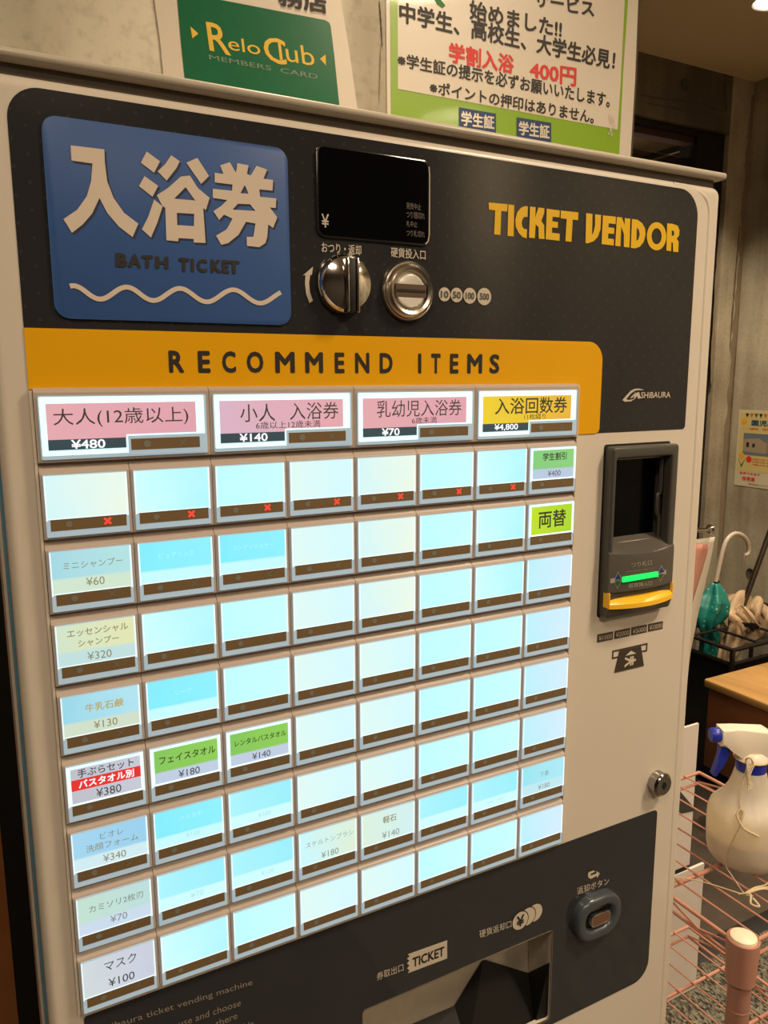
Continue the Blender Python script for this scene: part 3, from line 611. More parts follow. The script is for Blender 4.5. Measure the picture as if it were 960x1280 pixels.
# (row, col): (card, [(text, cx, cz, h, wmax, material, bold)])  cx, cz, h in millimetres within the button
NAME = {
 (1, 7): ('green2', [('学生割引', 31, -17, 7.5, 29, M_INKLIT, .02), ('¥400', 31, -33, 5.6, 17, M_INKGREY, 0)]),
 (2, 0): ('shampoo', [('ミニシャンプー', 31, -19, 5.5, 43, M_FADE, 0), ('¥60', 31.5, -32, 6, 14, M_FADE, 0)]),
 (2, 1): ('two', [('ピュアリンス', 30, -19, 4, 26, M_FAINTW, 0)]),
 (2, 2): ('two', [('コンディショナー', 30, -19, 4, 36, M_FAINTW, 0)]),
 (2, 7): ('lime', [('両替', 30.5, -23.5, 17, 34, M_INKLIT, .015)]),
 (3, 0): ('essential', [('エッセンシャル', 31, -15, 5.5, 42, M_FADE, .01), ('シャンプー', 31, -23, 5.5, 30, M_FADE, .01), ('¥320', 31, -33.5, 6, 18, M_FADE, 0)]),
 (4, 0): ('soap', [('牛乳石鹸', 32, -19, 6.5, 28, M_FOCH, .015), ('¥130', 32, -33, 6, 18, M_FADE, 0)]),
 (4, 1): ('two', [('ソープ', 30, -20, 4, 18, M_FAINTW, 0)]),
 (5, 0): ('grey', [('手ぶらセット', 30, -14.6, 6.6, 40, M_INKLIT, .01), ('¥380', 31, -33, 6.6, 18, M_INKLIT, 0)]),
 (5, 1): ('green', [('フェイスタオル', 31, -19, 6.5, 44, M_INKLIT, .01), ('¥180', 31.5, -33.5, 6, 18, M_INKLIT, 0)]),
 (5, 2): ('green', [('レンタルバスタオル', 31, -19, 5, 44, M_INKLIT, .01), ('¥140', 31, -33.5, 5.6, 16, M_INKLIT, 0)]),
 (6, 0): ('biore', [('ビオレ', 31, -14.5, 5.4, 17, M_FADEB, 0), ('洗顔フォーム', 31, -22.5, 6, 38, M_FADE, 0), ('¥340', 32, -33.5, 6, 18, M_FADE, 0)]),
 (6, 1): ('two', [('¥100', 32, -33, 4, 14, M_FAINT, 0), ('ハミガキ', 31, -17, 4, 20, M_FAINTW, 0)]),
 (6, 2): ('two2', [('¥100', 32, -33, 4, 14, M_FAINT, 0)]),
 (7, 0): ('razor', [('カミソリ2枚刃', 31, -18.5, 6, 40, M_FADEB, .005), ('¥70', 32, -32, 6, 14, M_FADEB, 0)]),
 (7, 1): ('two2', [('¥70', 33, -33, 5, 13, M_FAINT, 0)]),
 (7, 2): ('two2', [('¥120', 33, -33, 4, 15, M_FAINT, 0)]),
 (7, 3): ('brush', [('スケルトンブラシ', 31, -20, 5.2, 47, M_FADEB, -.004), ('¥180', 31, -33.5, 6, 17, M_FADEB, 0)]),
 (7, 4): ('pumice', [('軽石', 31, -18, 7, 14, M_FADE, .01), ('¥140', 32, -33, 6.4, 18, M_FADEB, 0)]),
 (7, 5): ('two2', []), (7, 6): ('two2', [('—  —', 30, -33, 0.8, 20, M_FAINT, 0)]),
 (7, 7): ('under', [('下着', 31, -20, 5.6, 14, M_FADEB, -.004), ('¥180', 31, -33.5, 5.4, 17, M_FADEB, 0)]),
 (8, 0): ('mask', [('マスク', 31, -17, 8, 24, M_INKLIT, 0), ('¥100', 31, -32, 7, 24, M_INKLIT, 0)]),
}
BLANK = {0: 'pale', 1: 'cool', 2: 'cyan', 3: 'warm', 4: 'pale', 5: 'cyan', 6: 'cool', 7: 'side'}
BLANK2 = {0: 'pale', 1: 'cool', 2: 'cyan', 3: 'warm', 4: 'warm', 5: 'cyan', 6: 'cyan', 7: 'side'}
for r in range(1, 9):
    for c in range(8):
        b = link('button', ME_B, TM, (c * U, 0, -(r - 1) * H))
        link('clear_frame', ME_FR, b)
        key, items = NAME.get((r, c), ((BLANK if r < 4 else BLANK2)[c], []))
        small = key in ('green', 'green2', 'lime', 'grey')
        me = (ME_CARDS if small else ME_CARD).copy(); me.materials[0] = K[key]; link('label_card', me, b); link('clear_edge', ME_EB, b)
        if small: link('white_surround', ME_WB, b)
        link('status_strip', ME_ST, b); link('clear_edge', ME_EL, b); link('clear_edge', ME_ER, b)
        link('round_mark', ME_DOT, b)
        if r == 1 and c < 7: link('red_cross', ME_RX, b)['label'] = 'lit red cross'
        else: link('cross_mark', ME_X, b)
        if (r, c) == (5, 0):
            mesh_obj('red_stripe', [(0.0052, -0.0020, -0.0190), (0.0548, -0.0020, -0.0190), (0.0548, -0.0020, -0.0276), (0.0052, -0.0020, -0.0276)], [(0, 1, 2, 3)], M_REDBAND, b)
            txt_c('バスタオル別', 0.030, -0.0233, 0.0064, -0.0021, M_WHITELIT, b, 0.025, 0.043)
        for (s, x, z, h, wm, m, bo) in items:
            txt_c(s, x / 1000, z / 1000, h / 1000, -0.00195, m, b, bo, wm / 1000)
BIG = [('pink', [('大人(12歳以上)', 57.5, 30.5, 13, 92, .0)], '¥480'),
       ('pink2', [('小人', 37, 31, 13.5, 28, 0), ('入浴券', 84, 31.5, 13.5, 42, 0), ('6歳以上12歳未満', 62, 21.3, 5.6, 62, 0)], '¥140'),
       ('pink', [('乳幼児入浴券', 62, 31.5, 14, 84, 0), ('6歳未満', 66, 21.2, 5.6, 28, 0)], '¥70'),
       ('yellow', [('入浴回数券', 62, 31.5, 15, 84, .01), ('11枚綴り', 66, 21.2, 5.4, 32, 0)], '¥4,800')]
for i, (key, items, price) in enumerate(BIG):
    b = link('button', ME_B0, TM, (i * 2 * U, 0, 0)); b['label'] = 'wide backlit button with a coloured card'
    rrect('clear_frame', 0.0026, 0.1172, 0.0024, 0.0456, 0.001, -0.0012, 0.0012, M_FRAME, b, n=2)
    rrect('lit_border', 0.0032, 0.1155, 0.0050, 0.0450, 0.001, -0.0014, 0.0008, M_BORDER, b, n=2)
    plate('label_card', [(0.0072, 0.0160), (0.0072, 0.0405), (0.1092, 0.0405), (0.1092, 0.0182), (0.0590, 0.0182), (0.0590, 0.0160)], -0.0017, 0.0006, K[key], b)
    rrect('price_band', 0.0072, 0.0585, 0.0088, 0.0160, 0.0001, -0.0018, 0.0006, mat('price_band_dark', (0.03, 0.045, 0.055), 0.5, emit=(0.03, 0.07, 0.09), es=0.6), b, n=1)
    txt_c(price, 0.0330, 0.0124, 0.0064, -0.0020, M_WHITELIT, b, 0.018, 0.034, 1.3)
    rrect('clear_frame', 0.0600, 0.1155, 0.0035, 0.0170, 0.0005, -0.0017, 0.0004, M_FRAME, b, n=2)
    rrect('status_strip', 0.0618, 0.1112, 0.0068, 0.0148, 0.0003, -0.0020, 0.0006, M_STRIP, b, n=2)
    link('round_mark', disc_mesh(0.0730, 0.0108, 0.0026, -0.0022, M_MARK), b); link('cross_mark', cross_mesh(0.0985, 0.0108, 0.0022, 0.0003, -0.0022, M_MARK), b)
    for (s, x, z, h, wm, bo) in items: txt_c(s, x / 1000, z / 1000, h / 1000, -0.0019, M_INKLIT, b, bo, wm / 1000, 1.6 if h > 10 else 1.2)
# end caps of the button block
box('button_block_side', 0.4801, 0.4818, 0.0012, 0.0062, -0.4288, 0.0495, M_SHELL, TM)
box('button_block_side', -0.0020, -0.0002, 0.0012, 0.0062, -0.4288, 0.0495, M_SHELL, TM)

# ---- banknote unit
bx0, bx1, bz0, bz1 = 0.5225, 0.6152, -0.1880, -0.0115
ring_plate('note_unit_gap', rr_pts(0.5208, 0.6140, -0.1892, -0.0095, 0.003, 3), rr_pts(0.5300, 0.6060, -0.128, -0.025, 0.003, 3), 0.0055, 0.001, M_BLACK, TM)
BU = ring_plate('banknote_unit', rr_pts(bx0, bx1, bz0, bz1, 0.004, 4), rr_pts(0.5285, 0.6050, -0.130, -0.0235, 0.002, 4), -0.006, 0.012, M_GREYPL, TM, 0.0025)
bm = bmesh.new(); IN = rr_pts(0.5285, 0.6050, -0.130, -0.0235, 0.002, 4); n = len(IN)
a = [bm.verts.new((p[0], 0.004, p[1])) for p in IN]; b_ = [bm.verts.new((p[0], 0.045, p[1])) for p in IN]
for i in range(n): bm.faces.new((a[i], a[(i + 1) % n], b_[(i + 1) % n], b_[i]))
bm.faces.new(b_)
bm_obj('recess', bm, M_GREYPL, BU)
rrect('dark_window', 0.5287, 0.6048, -0.1290, -0.0237, 0.002, 0.0150, 0.001, M_BLACKGL, BU, n=3)
bm = bmesh.new(); add_tube(bm, smooth_path([(0.6030, 0.006, -0.026), (0.6030, 0.006, -0.062), (0.5995, 0.006, -0.066), (0.5995, 0.006, -0.085), (0.6030, 0.006, -0.09), (0.6030, 0.006, -0.118)], 3), 0.0022, 6)
bm_obj('guide_rail', bm, M_GREYPL, BU, True)
# bowed nose: ledge, printed face, lower lip
xs = [0.5228 + (0.6149 - 0.5228) * i / 16 for i in range(17)]
def bow(x, a): t = (x - 0.5688) / 0.0462; return a * (1 - t * t)
prof = [(0.0145, -0.1080, 0.0), (0.0000, -0.1130, 0.001), (-0.0060, -0.1190, 0.006), (-0.0066, -0.1225, 0.006), (-0.0066, -0.158, 0.006), (-0.0066, -0.160, 0.006), (0.004, -0.161, 0.0), (0.004, -0.170, 0.0), (-0.0066, -0.171, 0.008), (-0.0070, -0.178, 0.007), (-0.0050, -0.1850, 0.004), (0.003, -0.1885, 0.0)]
V, F = [], []
for x in xs:
    for (y, z, bb) in prof: V.append((x, y - bow(x, bb), z - (bow(x, 0.003) if z > -0.126 and bb else 0)))
m_ = len(prof)
for i in range(16):
    for j in range(m_ - 1): F.append((i * m_ + j, (i + 1) * m_ + j, (i + 1) * m_ + j + 1, i * m_ + j + 1))
F.append(tuple(range(m_))); F.append(tuple(range(16 * m_, 17 * m_))[::-1])
nose = mesh_obj('note_nose', V, F, mat('nose_plastic', (0.095, 0.085, 0.072), 0.35), BU, True); nose.data.set_sharp_from_angle(angle=math.radians(28))
NY = lambda x: -0.0066 - bow(x, 0.006) - 0.0003
def nose_pt(px, py):
    q = at(px, py, 1, -0.0175)
    for _ in range(3): q = at(px, py, 1, NY(q.x))
    return q
ZN = lambda x, y: nose_pt(740 + x / 8.0, 660 + y / 8.0)
def nose_txt(s, tl, tr, br, bl, m, bold=0.0):
    v, f, _a = text_mesh(s, bold); c = [ZN(*q) for q in (tl, tr, br, bl)]; TL, TR, BR, BL = c; vv = []
    for a1, b1, k1 in v:
        q = (BL * (1 - a1) + BR * a1) * (1 - b1) + (TL * (1 - a1) + TR * a1) * b1; vv.append((q.x, NY(q.x) - k1 * 1.6e-5, q.z))
    return mesh_obj('lettering', vv, f, m, nose)
M_NPR = mat('nose_print', (0.42, 0.38, 0.32), 0.5)
nose_txt('つり札口', (388, 345), (596, 318), (598, 368), (392, 396), M_NPR, 0.0)
nose_txt('1万円札使用時はご確認ください', (345, 432), (628, 393), (628, 404), (347, 444), M_NPR, -0.01)
nose_txt('紙幣挿入口', (366, 556), (596, 530), (600, 572), (364, 600), M_NPR, 0.0)
def nose_poly(name, pts, m, dy=0.0):
    c = [ZN(*q) for q in pts]; bm = bmesh.new(); bm.faces.new([bm.verts.new((q.x, NY(q.x) - dy, q.z)) for q in c]); return bm_obj(name, bm, m, nose)
nose_poly('arrow', [(182, 508), (228, 500), (228, 548), (182, 554)], M_NPR)
nose_poly('arrow', [(700, 432), (742, 416), (742, 462), (700, 468)], M_NPR)
M_BLT = mat('blue_mark', (0.02, 0.04, 0.22), 0.4); M_GRT = mat('green_mark', (0.03, 0.10, 0.02), 0.4)
nose_poly('triangle_mark', [(260, 436), (218, 522), (298, 513)], M_NPR, 0.0001); nose_poly('triangle_mark', [(260, 447), (225, 517), (291, 509)], M_BLT, 0.0002)
nose_poly('triangle_mark', [(218, 530), (298, 522), (250, 608)], M_NPR, 0.0001); nose_poly('triangle_mark', [(225, 533), (291, 527), (250, 598)], M_GRT, 0.0002)
nose_poly('triangle_mark', [(692, 370), (654, 458), (732, 445)], M_NPR, 0.0001); nose_poly('triangle_mark', [(692, 382), (661, 452), (725, 441)], M_BLT, 0.0002)
nose_poly('triangle_mark', [(654, 465), (728, 452), (682, 536)], M_NPR, 0.0001); nose_poly('triangle_mark', [(661, 468), (721, 457), (683, 526)], M_GRT, 0.0002)
gl = [ZN(*q) for q in ((300, 490), (475, 462), (652, 434), (652, 482), (475, 512), (300, 541))]
bm = bmesh.new(); f1 = [bm.verts.new((q.x, NY(q.x) - 0.0016, q.z)) for q in gl]; f2 = [bm.verts.new((q.x, NY(q.x), q.z)) for q in gl]
bm.faces.new((f1[0], f1[1], f1[4], f1[5])); bm.faces.new((f1[1], f1[2], f1[3], f1[4]))
for i in range(6): bm.faces.new((f1[i], f2[i], f2[(i + 1) % 6], f1[(i + 1) % 6]))
bm_obj('indicator_bar', bm, M_GREENLED, BU)['label'] = 'glowing green bar'
# orange tray lip under the slot
V, F = [], []
xs2 = [0.5232 + (0.6142 - 0.5232) * i / 14 for i in range(15)]
pr2 = [(0.0020, -0.1650, 0.0), (-0.0060, -0.1690, 0.0075), (-0.0086, -0.1722, 0.0100), (-0.0090, -0.1768, 0.0100), (-0.0030, -0.1780, 0.004), (0.003, -0.1780, 0.0)]
for x in xs2:
    for (y, z, bb) in pr2: V.append((x, y - bow(x, bb), z))
m_ = len(pr2)
for i in range(14):
    for j in range(m_): F.append((i * m_ + j, (i + 1) * m_ + j, (i + 1) * m_ + (j + 1) % m_, i * m_ + (j + 1) % m_))
F.append(tuple(range(m_))); F.append(tuple(range(14 * m_, 15 * m_))[::-1])
lip = mesh_obj('note_tray', V, F, M_LIP, BU, True); lip.data.set_sharp_from_angle(angle=math.radians(30)); lip['label'] = 'bright orange banknote lip'
bmn = bmesh.new(); bmn.from_mesh(lip.data); bmesh.ops.recalc_face_normals(bmn, faces=bmn.faces); bmn.to_mesh(lip.data); bmn.free()
for xa in (0.5222, 0.6126):
    bm = bmesh.new(); add_box(bm, xa, xa + 0.0026, -0.0088, 0.000, -0.1768, -0.1600)
    for v in bm.verts:
        if v.co.z > -0.16 and v.co.y < -0.01: v.co.z -= 0.003
    bmesh.ops.bevel(bm, geom=list(bm.edges), offset=0.0008, segments=2, affect='EDGES'); bm_obj('tray_cheek', bm, M_LIP, lip, True)
# price plates printed on the door
M_BRPR = mat('brown_print', (0.055, 0.04, 0.03), 0.5)
qs = [((747, 792.5), (766.5, 788)), ((768.5, 787.3), (787.8, 783.8)), ((789.5, 783.5), (808.8, 780)), ((810.5, 779.3), (828.8, 776.2))]
for (tl, tr), s in zip(qs, ('¥1000', '¥2000', '¥5000', '¥10000')):
    a, b = at(*tl, 1, 0.0056), at(*tr, 1, 0.0056); z = (a.z + b.z) / 2
    p = rrect('price_plate', a.x, b.x, -0.2166, -0.2078, 0.0002, 0.0056, 0.0006, M_BRPR, TM, n=1)
    txt(s, a.x + 0.0016, b.x - 0.0016, -0.2150, -0.2094, 0.0053, mat('plate_print', (0.52, 0.44, 0.36), 0.5), p, 0.012)
ic = ring_plate('note_icon', rr_pts(0.5450, 0.5965, -0.2385, -0.2292, 0.0001, 1), rr_pts(0.5466, 0.5949, -0.2369, -0.2308, 0.0001, 1), 0.0055, 0.0005, M_BRPR, TM)
plate('banknote_shape', [(0.5550, -0.2312), (0.5865, -0.2312), (0.5925, -0.2545), (0.5490, -0.2545)], 0.0052, 0.0006, M_BRPR, ic)
strokes('lettering', [[(0.5715, -0.2335), (0.5640, -0.2380), (0.5795, -0.2380)]], 0, 0, 0.0050, M_SHELL, ic, lambda a, b: Vector((a, 0, b)))
v, f, _a = text_mesh('¥', 0.02)
mesh_obj('lettering', [(0.5795 - b * 0.0165, 0.0050 - k * 1.6e-5, -0.2510 + a * 0.0115) for a, b, k in v], f, mat('icon_cream', (0.7, 0.6, 0.48), 0.5), ic)
# lock
lk = lathe('key_lock', [(0.0132, 0.0058), (0.0132, 0.002), (0.0122, -0.002), (0.0138, -0.0026), (0.0138, -0.0042), (0.0126, -0.0050), (0.0112, -0.0066), (0.0, -0.0066)], (0.6220, 0.0, -0.3985), mat('dark_chrome', (0.38, 0.36, 0.35), 0.16, metal=1.0), TM, 'y', 36)
lathe('keyway', [(0.0036, -0.0068), (0.0, -0.0070)], (0.6220, 0.0, -0.3985), M_BLACK, lk, 'y', 20)
box('keyway', 0.6212, 0.6228, -0.0073, -0.0066, -0.4030, -0.3940, M_BLACK, lk)
# ---- lower panel with tray
LO = rr_pts(0.0020, 0.6270, -0.6530, -0.4350, (0.003, 0.005, 0.024, 0.024), 10)
low = slab('lower_panel', [(LO, 0.0053), (LO, 0.0060)], [rr_pts(TRX0, TRX1, TRZ0, TRZ1, 0.004, 3)[::-1]], 0.0053, 0.0060, M_LOWP, TM)
ring_plate('tray_rim', rr_pts(TRX0 - 0.0004, TRX1 + 0.0004, TRZ0 - 0.0006, TRZ1 + 0.0002, 0.0042, 4), rr_pts(TRX0 + 0.0003, TRX1 - 0.0003, TRZ0 + 0.0008, TRZ1 - 0.0003, 0.0038, 4), 0.0047, 0.0012, mat('rim_bronze', (0.40, 0.34, 0.27), 0.35, metal=0.8), TM)
YB2 = 0.0441
tr = box('ticket_tray', TRX0 - 0.001, TRX1 + 0.001, YB2 + 0.001, YB2 + 0.003, -0.66, -0.505, M_STEEL, TM); tr['label'] = 'brushed steel back of the ticket tray'
box('side_wall', TRX1 + 0.0002, TRX1 + 0.0015, 0.0062, YB2, -0.66, -0.505, M_STEEL, tr); box('side_wall', TRX0 - 0.0015, TRX0 - 0.0002, 0.0062, YB2, -0.66, -0.505, M_STEEL, tr)
box('tray_roof', TRX0, TRX1, 0.0062, YB2, -0.5338, -0.532, M_BLACK, tr)
Ff = at(668, 1284, 1, 0.0105); B2 = at(585, 1312, 1, 0.0105)
A_, B_, C_, D_, G_, L_, L2 = (0.4126, YB2, -0.573), (0.3754, YB2, -0.6151), (TRX1, YB2, -0.6155), (TRX1, 0.0084, -0.576), (TRX1, 0.0084, -0.660), (TRX0, YB2, -0.6134), (TRX0, 0.0105, -0.648)
mesh_obj('black_chute', [A_, B_, C_, D_, G_, L_, L2, tuple(Ff), tuple(B2), (TRX0, 0.0105, -0.66)], [(0, 1, 8, 7), (0, 7, 3, 2), (3, 7, 4), (1, 5, 6, 8), (8, 6, 9), (7, 8, 9, 4)], mat('chute_black', (0.012, 0.0115, 0.011), 0.55, spec=0.2), tr)
# ticket and coin marks
txt_pq('券取出口', (471, 1216), (504, 1204), (504.5, 1213.5), (471, 1226), M_PRINT, low, 0.0, 1, 0.0051)
tk = [(510, 1193), (559, 1175), (559, 1198), (510, 1217)]
notch = [(510, 1193)] + [(559, 1175.5), (559, 1198)] + [(510, 1216.5), (512, 1213), (509, 1210.5), (512, 1207), (509, 1204.5), (512, 1201), (509, 1198.5), (512, 1195.5)]
tkp = pxplate('ticket_mark', notch, 0.0051, 0.0003, M_PRINT, low)
txt_pq('TICKET', (515.5, 1197.5), (555.5, 1182.5), (555.5, 1194.5), (515.5, 1209.5), M_INK, tkp, 0.03, 1, 0.0050)
txt_pq('硬貨返却口', (599, 1163.5), (639, 1150), (639.5, 1159), (600, 1173), M_PRINT, low, 0.0, 1, 0.0051)
for k, q in enumerate(((668.5, 1141), (659.5, 1145.5), (650, 1150.5))):
    c = at(*q, 1, 0.0051)
    lathe('coin_outline', [(0.0112, 0), (0, -0.00001)], (c.x, 0.0051 - k * 0.0002, c.z), M_LOWP, low, 'y', 28)
    cc = lathe('coin_mark', [(0.0101, 0), (0, -0.00001)], (c.x, 0.0050 - k * 0.0002, c.z), M_PRINT, low, 'y', 28)
    if k == 2: txt('¥', c.x - 0.005, c.x + 0.005, c.z - 0.0065, c.z + 0.0065, 0.0043, M_INK, cc, 0.02)
txt_pq('返却ボタン', (721, 1109.5), (761, 1096.5), (761.5, 1105), (722, 1118.5), M_PRINT, low, 0.0, 1, 0.0051)
ZR = lambda x, y: at(680 + x / 6.0, 1060 + y / 6.0, 1, 0.0051)
strokes('return_arrow', [[(335, 182), (372, 168), (384, 178), (352, 192), (348, 208), (395, 190), (392, 172), (418, 190), (400, 225), (396, 208), (352, 232), (334, 222), (330, 200)]], 0, 0, 0.0051, M_PRINT, low, ZR)
for s, tl, tr_, br, bl in (('Shibaura ticket vending machine', (124, 1283), (315, 1224), (316, 1233), (126, 1293)),
                          ('use and choose', (223, 1276), (301, 1249), (301, 1257), (224, 1284)), ('is there', (259, 1280), (296, 1265), (297, 1273), (260, 1288)),
                          ('available', (279, 1289), (317, 1275), (317, 1282), (279, 1297))):
    txt_pq(s, tl, tr_, br, bl, mat('soft_print', (0.30, 0.25, 0.19), 0.5), low, -0.002, 1, 0.0051)
# return button
cx, cz = 0.5350, -0.5345
rb = ring_plate('return_button', rr_pts(cx - 0.0330, cx + 0.0330, cz - 0.0260, cz + 0.0260, 0.024, 10), rr_pts(cx - 0.0195, cx + 0.0195, cz - 0.0125, cz + 0.0125, 0.0115, 10), -0.006, 0.012, M_BLUEGREY, TM, 0.005, 5)
rrect('well', cx - 0.020, cx + 0.020, cz - 0.0130, cz + 0.0130, 0.0118, 0.001, 0.004, M_BLACK, rb, n=8)
ring_plate('cap_rim', rr_pts(cx - 0.0140, cx + 0.0140, cz - 0.0075, cz + 0.0075, 0.0050, 6), rr_pts(cx - 0.0122, cx + 0.0122, cz - 0.0058, cz + 0.0058, 0.0036, 6), -0.0065, 0.008, M_CHROME, rb, 0.0006, 2)
rrect('push_cap', cx - 0.0122, cx + 0.0122, cz - 0.0058, cz + 0.0058, 0.0036, -0.0062, 0.007, M_COPPER, rb, n=5)
adopt(TM)

# ------------------------------------------------------------------ things on the back wall
M_PAPER = mat('poster_paper', (0.78, 0.70, 0.60), 0.35, spec=0.5, coat=0.3)
M_GREENC = mat('card_dark_green', (0.008, 0.15, 0.065), 0.25, coat=0.3, noise=(50, 0.1)); M_YPR = mat('yellow_print', (0.85, 0.55, 0.05), 0.5)
pc = empty('club_poster', (at(320, 120, 1, 0.348).x, 0.349, 0.40), 'white sheet with a dark green membership card print and yellow lettering', 'poster')
pxplate('sheet', [(188, -130), (193, 0), (200, 50), (206, 112), (209, 150), (453, 190), (449, 152), (436, 60), (426, 0), (408, -130)], 0.3485, 0.0008, M_PAPER, pc)
cardp = plate('printed_card', [(at(*q, 1, 0.348).x, at(*q, 1, 0.348).z) for q in ((220, -20), (227, 60), (231, 97), (233.5, 103.5), (239, 107), (418, 138), (423, 138), (424.5, 134), (418, 70), (413.5, 33), (411.5, 28), (406, 25), (277, 0), (230, -9))], 0.3480, 0.0004, M_GREENC, pc)
for s, q in (('R', ((257, 27), (282, 31), (289, 70), (262, 63))), ('elo', ((284, 45), (324, 52), (326, 69), (286, 62))), ('C', ((328, 44), (356, 50), (359, 83), (331, 75))), ('lub', ((347, 51), (391, 59), (394, 83), (350, 75)))):
    txt_pq(s, *q, M_YPR, cardp, 0.0 if len(s) > 1 else 0.012, 1, 0.3478)
txt_pq('MEMBERS  CARD', (261, 68), (397, 93), (397, 99), (262, 74), mat('embossed_pale', (0.22, 0.30, 0.22), 0.4), cardp, 0.0, 1, 0.3478)
for q in (((238, 33), (248, 42), (240.5, 48)), ((407, 68), (407.5, 82), (400, 73.5))):
    c = [at(*k, 1, 0.3478) for k in q]; mesh_obj('arrow', [tuple(k) for k in c], [(0, 1, 2)], M_YPR, cardp)
txt_pq('務店', (346, -20), (408, -8), (410, 18), (348, 7), M_INK, pc, 0.03, 1, 0.3478)
adopt(pc)
M_LIME = mat('lime_border', (0.26, 0.46, 0.02), 0.35, coat=0.3); M_RED = mat('red_print', (0.75, 0.04, 0.03), 0.5)
ps = empty('student_discount_poster', (at(640, 100, 1, 0.348).x, 0.349, 0.45), 'lime-bordered laminated poster with black and red student bath lettering', 'poster')
pxplate('sheet', [(481, -170), (484, 160), (486, 240), (784, 282), (795, 100), (799, 0), (803, -130)], 0.3485, 0.0008, M_PAPER, ps)
pxplate('green_border', [(486.5, -160), (489.5, 232), (770, 273), (779, 90), (785, 0), (789, -122)], 0.3481, 0.0003, M_LIME, ps)
pxplate('white_field', [(496.5, -145), (497.5, 111), (772, 162), (776, 100), (781, 0), (785, -110)], 0.3478, 0.0002, M_PAPER, ps)
pxplate('sleeve_edge', [(802, -130), (798, 0), (794, 100), (783, 282), (785, 282), (796, 100), (800.5, 0), (805, -130)], 0.3483, 0.0010, mat('sleeve', (0.10, 0.08, 0.06), 0.2, spec=0.8), ps)
for s, q, m, bo in (('サービス', ((667, -12), (742, 1), (743, 21.5), (668, 8)), M_INK, .03), ('始めました!!', ((587, -1), (703, 25), (702, 48), (587, 24)), M_INK, .03),
        ('中学生、高校生、大学生必見！', ((499, 1), (770, 64), (768, 88), (499, 28)), M_INK, .03), ('学割入浴', ((561, 52), (643, 69), (642, 93), (561, 78)), M_RED, .035), ('400円', ((662, 76), (721, 85), (720, 109), (662, 98)), M_RED, .03),
        ('※学生証の提示を必ずお願いいたします。', ((497, 65), (763, 116), (762, 135), (497, 83)), M_INK, .025), ('※ポイントの押印はありません。', ((537, 100), (743, 138), (742, 155), (537, 117)), M_INK, .025)):
    txt_pq(s, *q, m, ps, bo, 1, 0.3475)
for q in (((541, -6), (548, -4), (557, 7), (553, 10), (546, 5)),): pxplate('leaf_mark', q, 0.3475, 0.0001, mat('leaf_green', (0.03, 0.2, 0.03), 0.5), ps)
for (a, b, c, d) in (((574, 134), (620, 142), (620, 166), (574, 161)), ((646, 146.5), (689, 153.5), (689, 178), (646, 172.5))):
    lb = pxplate('id_card_print', (a, b, (b[0], b[1] + 52), (a[0], a[1] + 52)), 0.3475, 0.0001, mat('id_grey', (0.45, 0.5, 0.55), 0.4), ps)
    pxplate('blue_label', (a, b, c, d), 0.3473, 0.0001, mat('label_navy', (0.012, 0.05, 0.16), 0.4), lb)
    txt_pq('学生証', (a[0] + 2.5, a[1] + 4), (b[0] - 2, b[1] + 3), (c[0] - 2, c[1] - 4), (d[0] + 2.5, d[1] - 4), M_PAPER, lb, 0.03, 1, 0.3471)
# torn tape residue
bm = bmesh.new(); base = at(764, 155, 1, 0.3472)
for k in range(60):
    a = random.uniform(0, 6.28); r = random.uniform(0, 0.011); x, z = base.x + r * math.cos(a) * 0.6, base.z + r * math.sin(a) * 1.6; s = random.uniform(0.0008, 0.0026)
    bm.faces.new([bm.verts.new((x + s * math.cos(t + a), 0.3471 - k * 1e-6, z + s * math.sin(t + a))) for t in (0, 2.0, 4.1)])
bm_obj('tape_residue', bm, M_PAPER, ps)
adopt(ps)

# flyer on the right wall (written and drawn on its own plane)
X0 = XW - 0.0015
fy = empty('flyer', (XW, 1.40, -0.2), 'yellow-bordered event flyer with bunting and a house photo on the concrete wall', 'poster')
def wplate(name, pts, x, m, parent, t=0.0003):
    """pts as (y, z) on the right wall"""
    bm = bmesh.new(); f = [bm.verts.new((x, a, b)) for a, b in pts]; g = [bm.verts.new((x + t, a, b)) for a, b in pts]; n = len(pts)
    bm.faces.new(f); bm.faces.new(g[::-1])
    for i in range(n): bm.faces.new((f[i], g[i], g[(i + 1) % n], f[(i + 1) % n]))
    return bm_obj(name, bm, m, parent)
FY1, FY0, FZ1, FZ0 = 1.523, 1.300, -0.070, -0.373
def W(u, v): return (FY1 + (FY0 - FY1) * u, FZ1 + (FZ0 - FZ1) * v)
def wr(name, u0, u1, v0, v1, x, m, parent): return wplate(name, [W(u0, v0), W(u1, v0), W(u1, v1), W(u0, v1)], x, m, parent)
wr('sheet', 0, 1, 0, 1, X0, mat('flyer_cream', (0.66, 0.61, 0.44), 0.4), fy)
wr('yellow_ground', 0.04, 0.96, 0.03, 0.80, X0 - 0.0004, mat('flyer_yellow', (0.68, 0.57, 0.24), 0.4), fy)
ph = wr('photo_print', 0.13, 0.87, 0.30, 0.585, X0 - 0.0008, mat('photo_sky', (0.16, 0.20, 0.26), 0.4), fy)
M_HSE = mat('photo_house', (0.38, 0.31, 0.22), 0.4)
wplate('photo_house_shape', [W(.13, .38), W(.45, .36), W(.60, .42), W(.60, .55), W(.13, .54)], X0 - 0.0010, M_HSE, ph)
wplate('photo_house_shape', [W(.60, .37), W(.87, .36), W(.87, .55), W(.60, .55)], X0 - 0.0010, mat('photo_house_b', (0.30, 0.22, 0.14), 0.4), ph)
wr('photo_house_shape', .2, .25, .42, .48, X0 - 0.0012, M_INK, ph); wr('photo_house_shape', .32, .37, .43, .48, X0 - 0.0012, M_INK, ph)
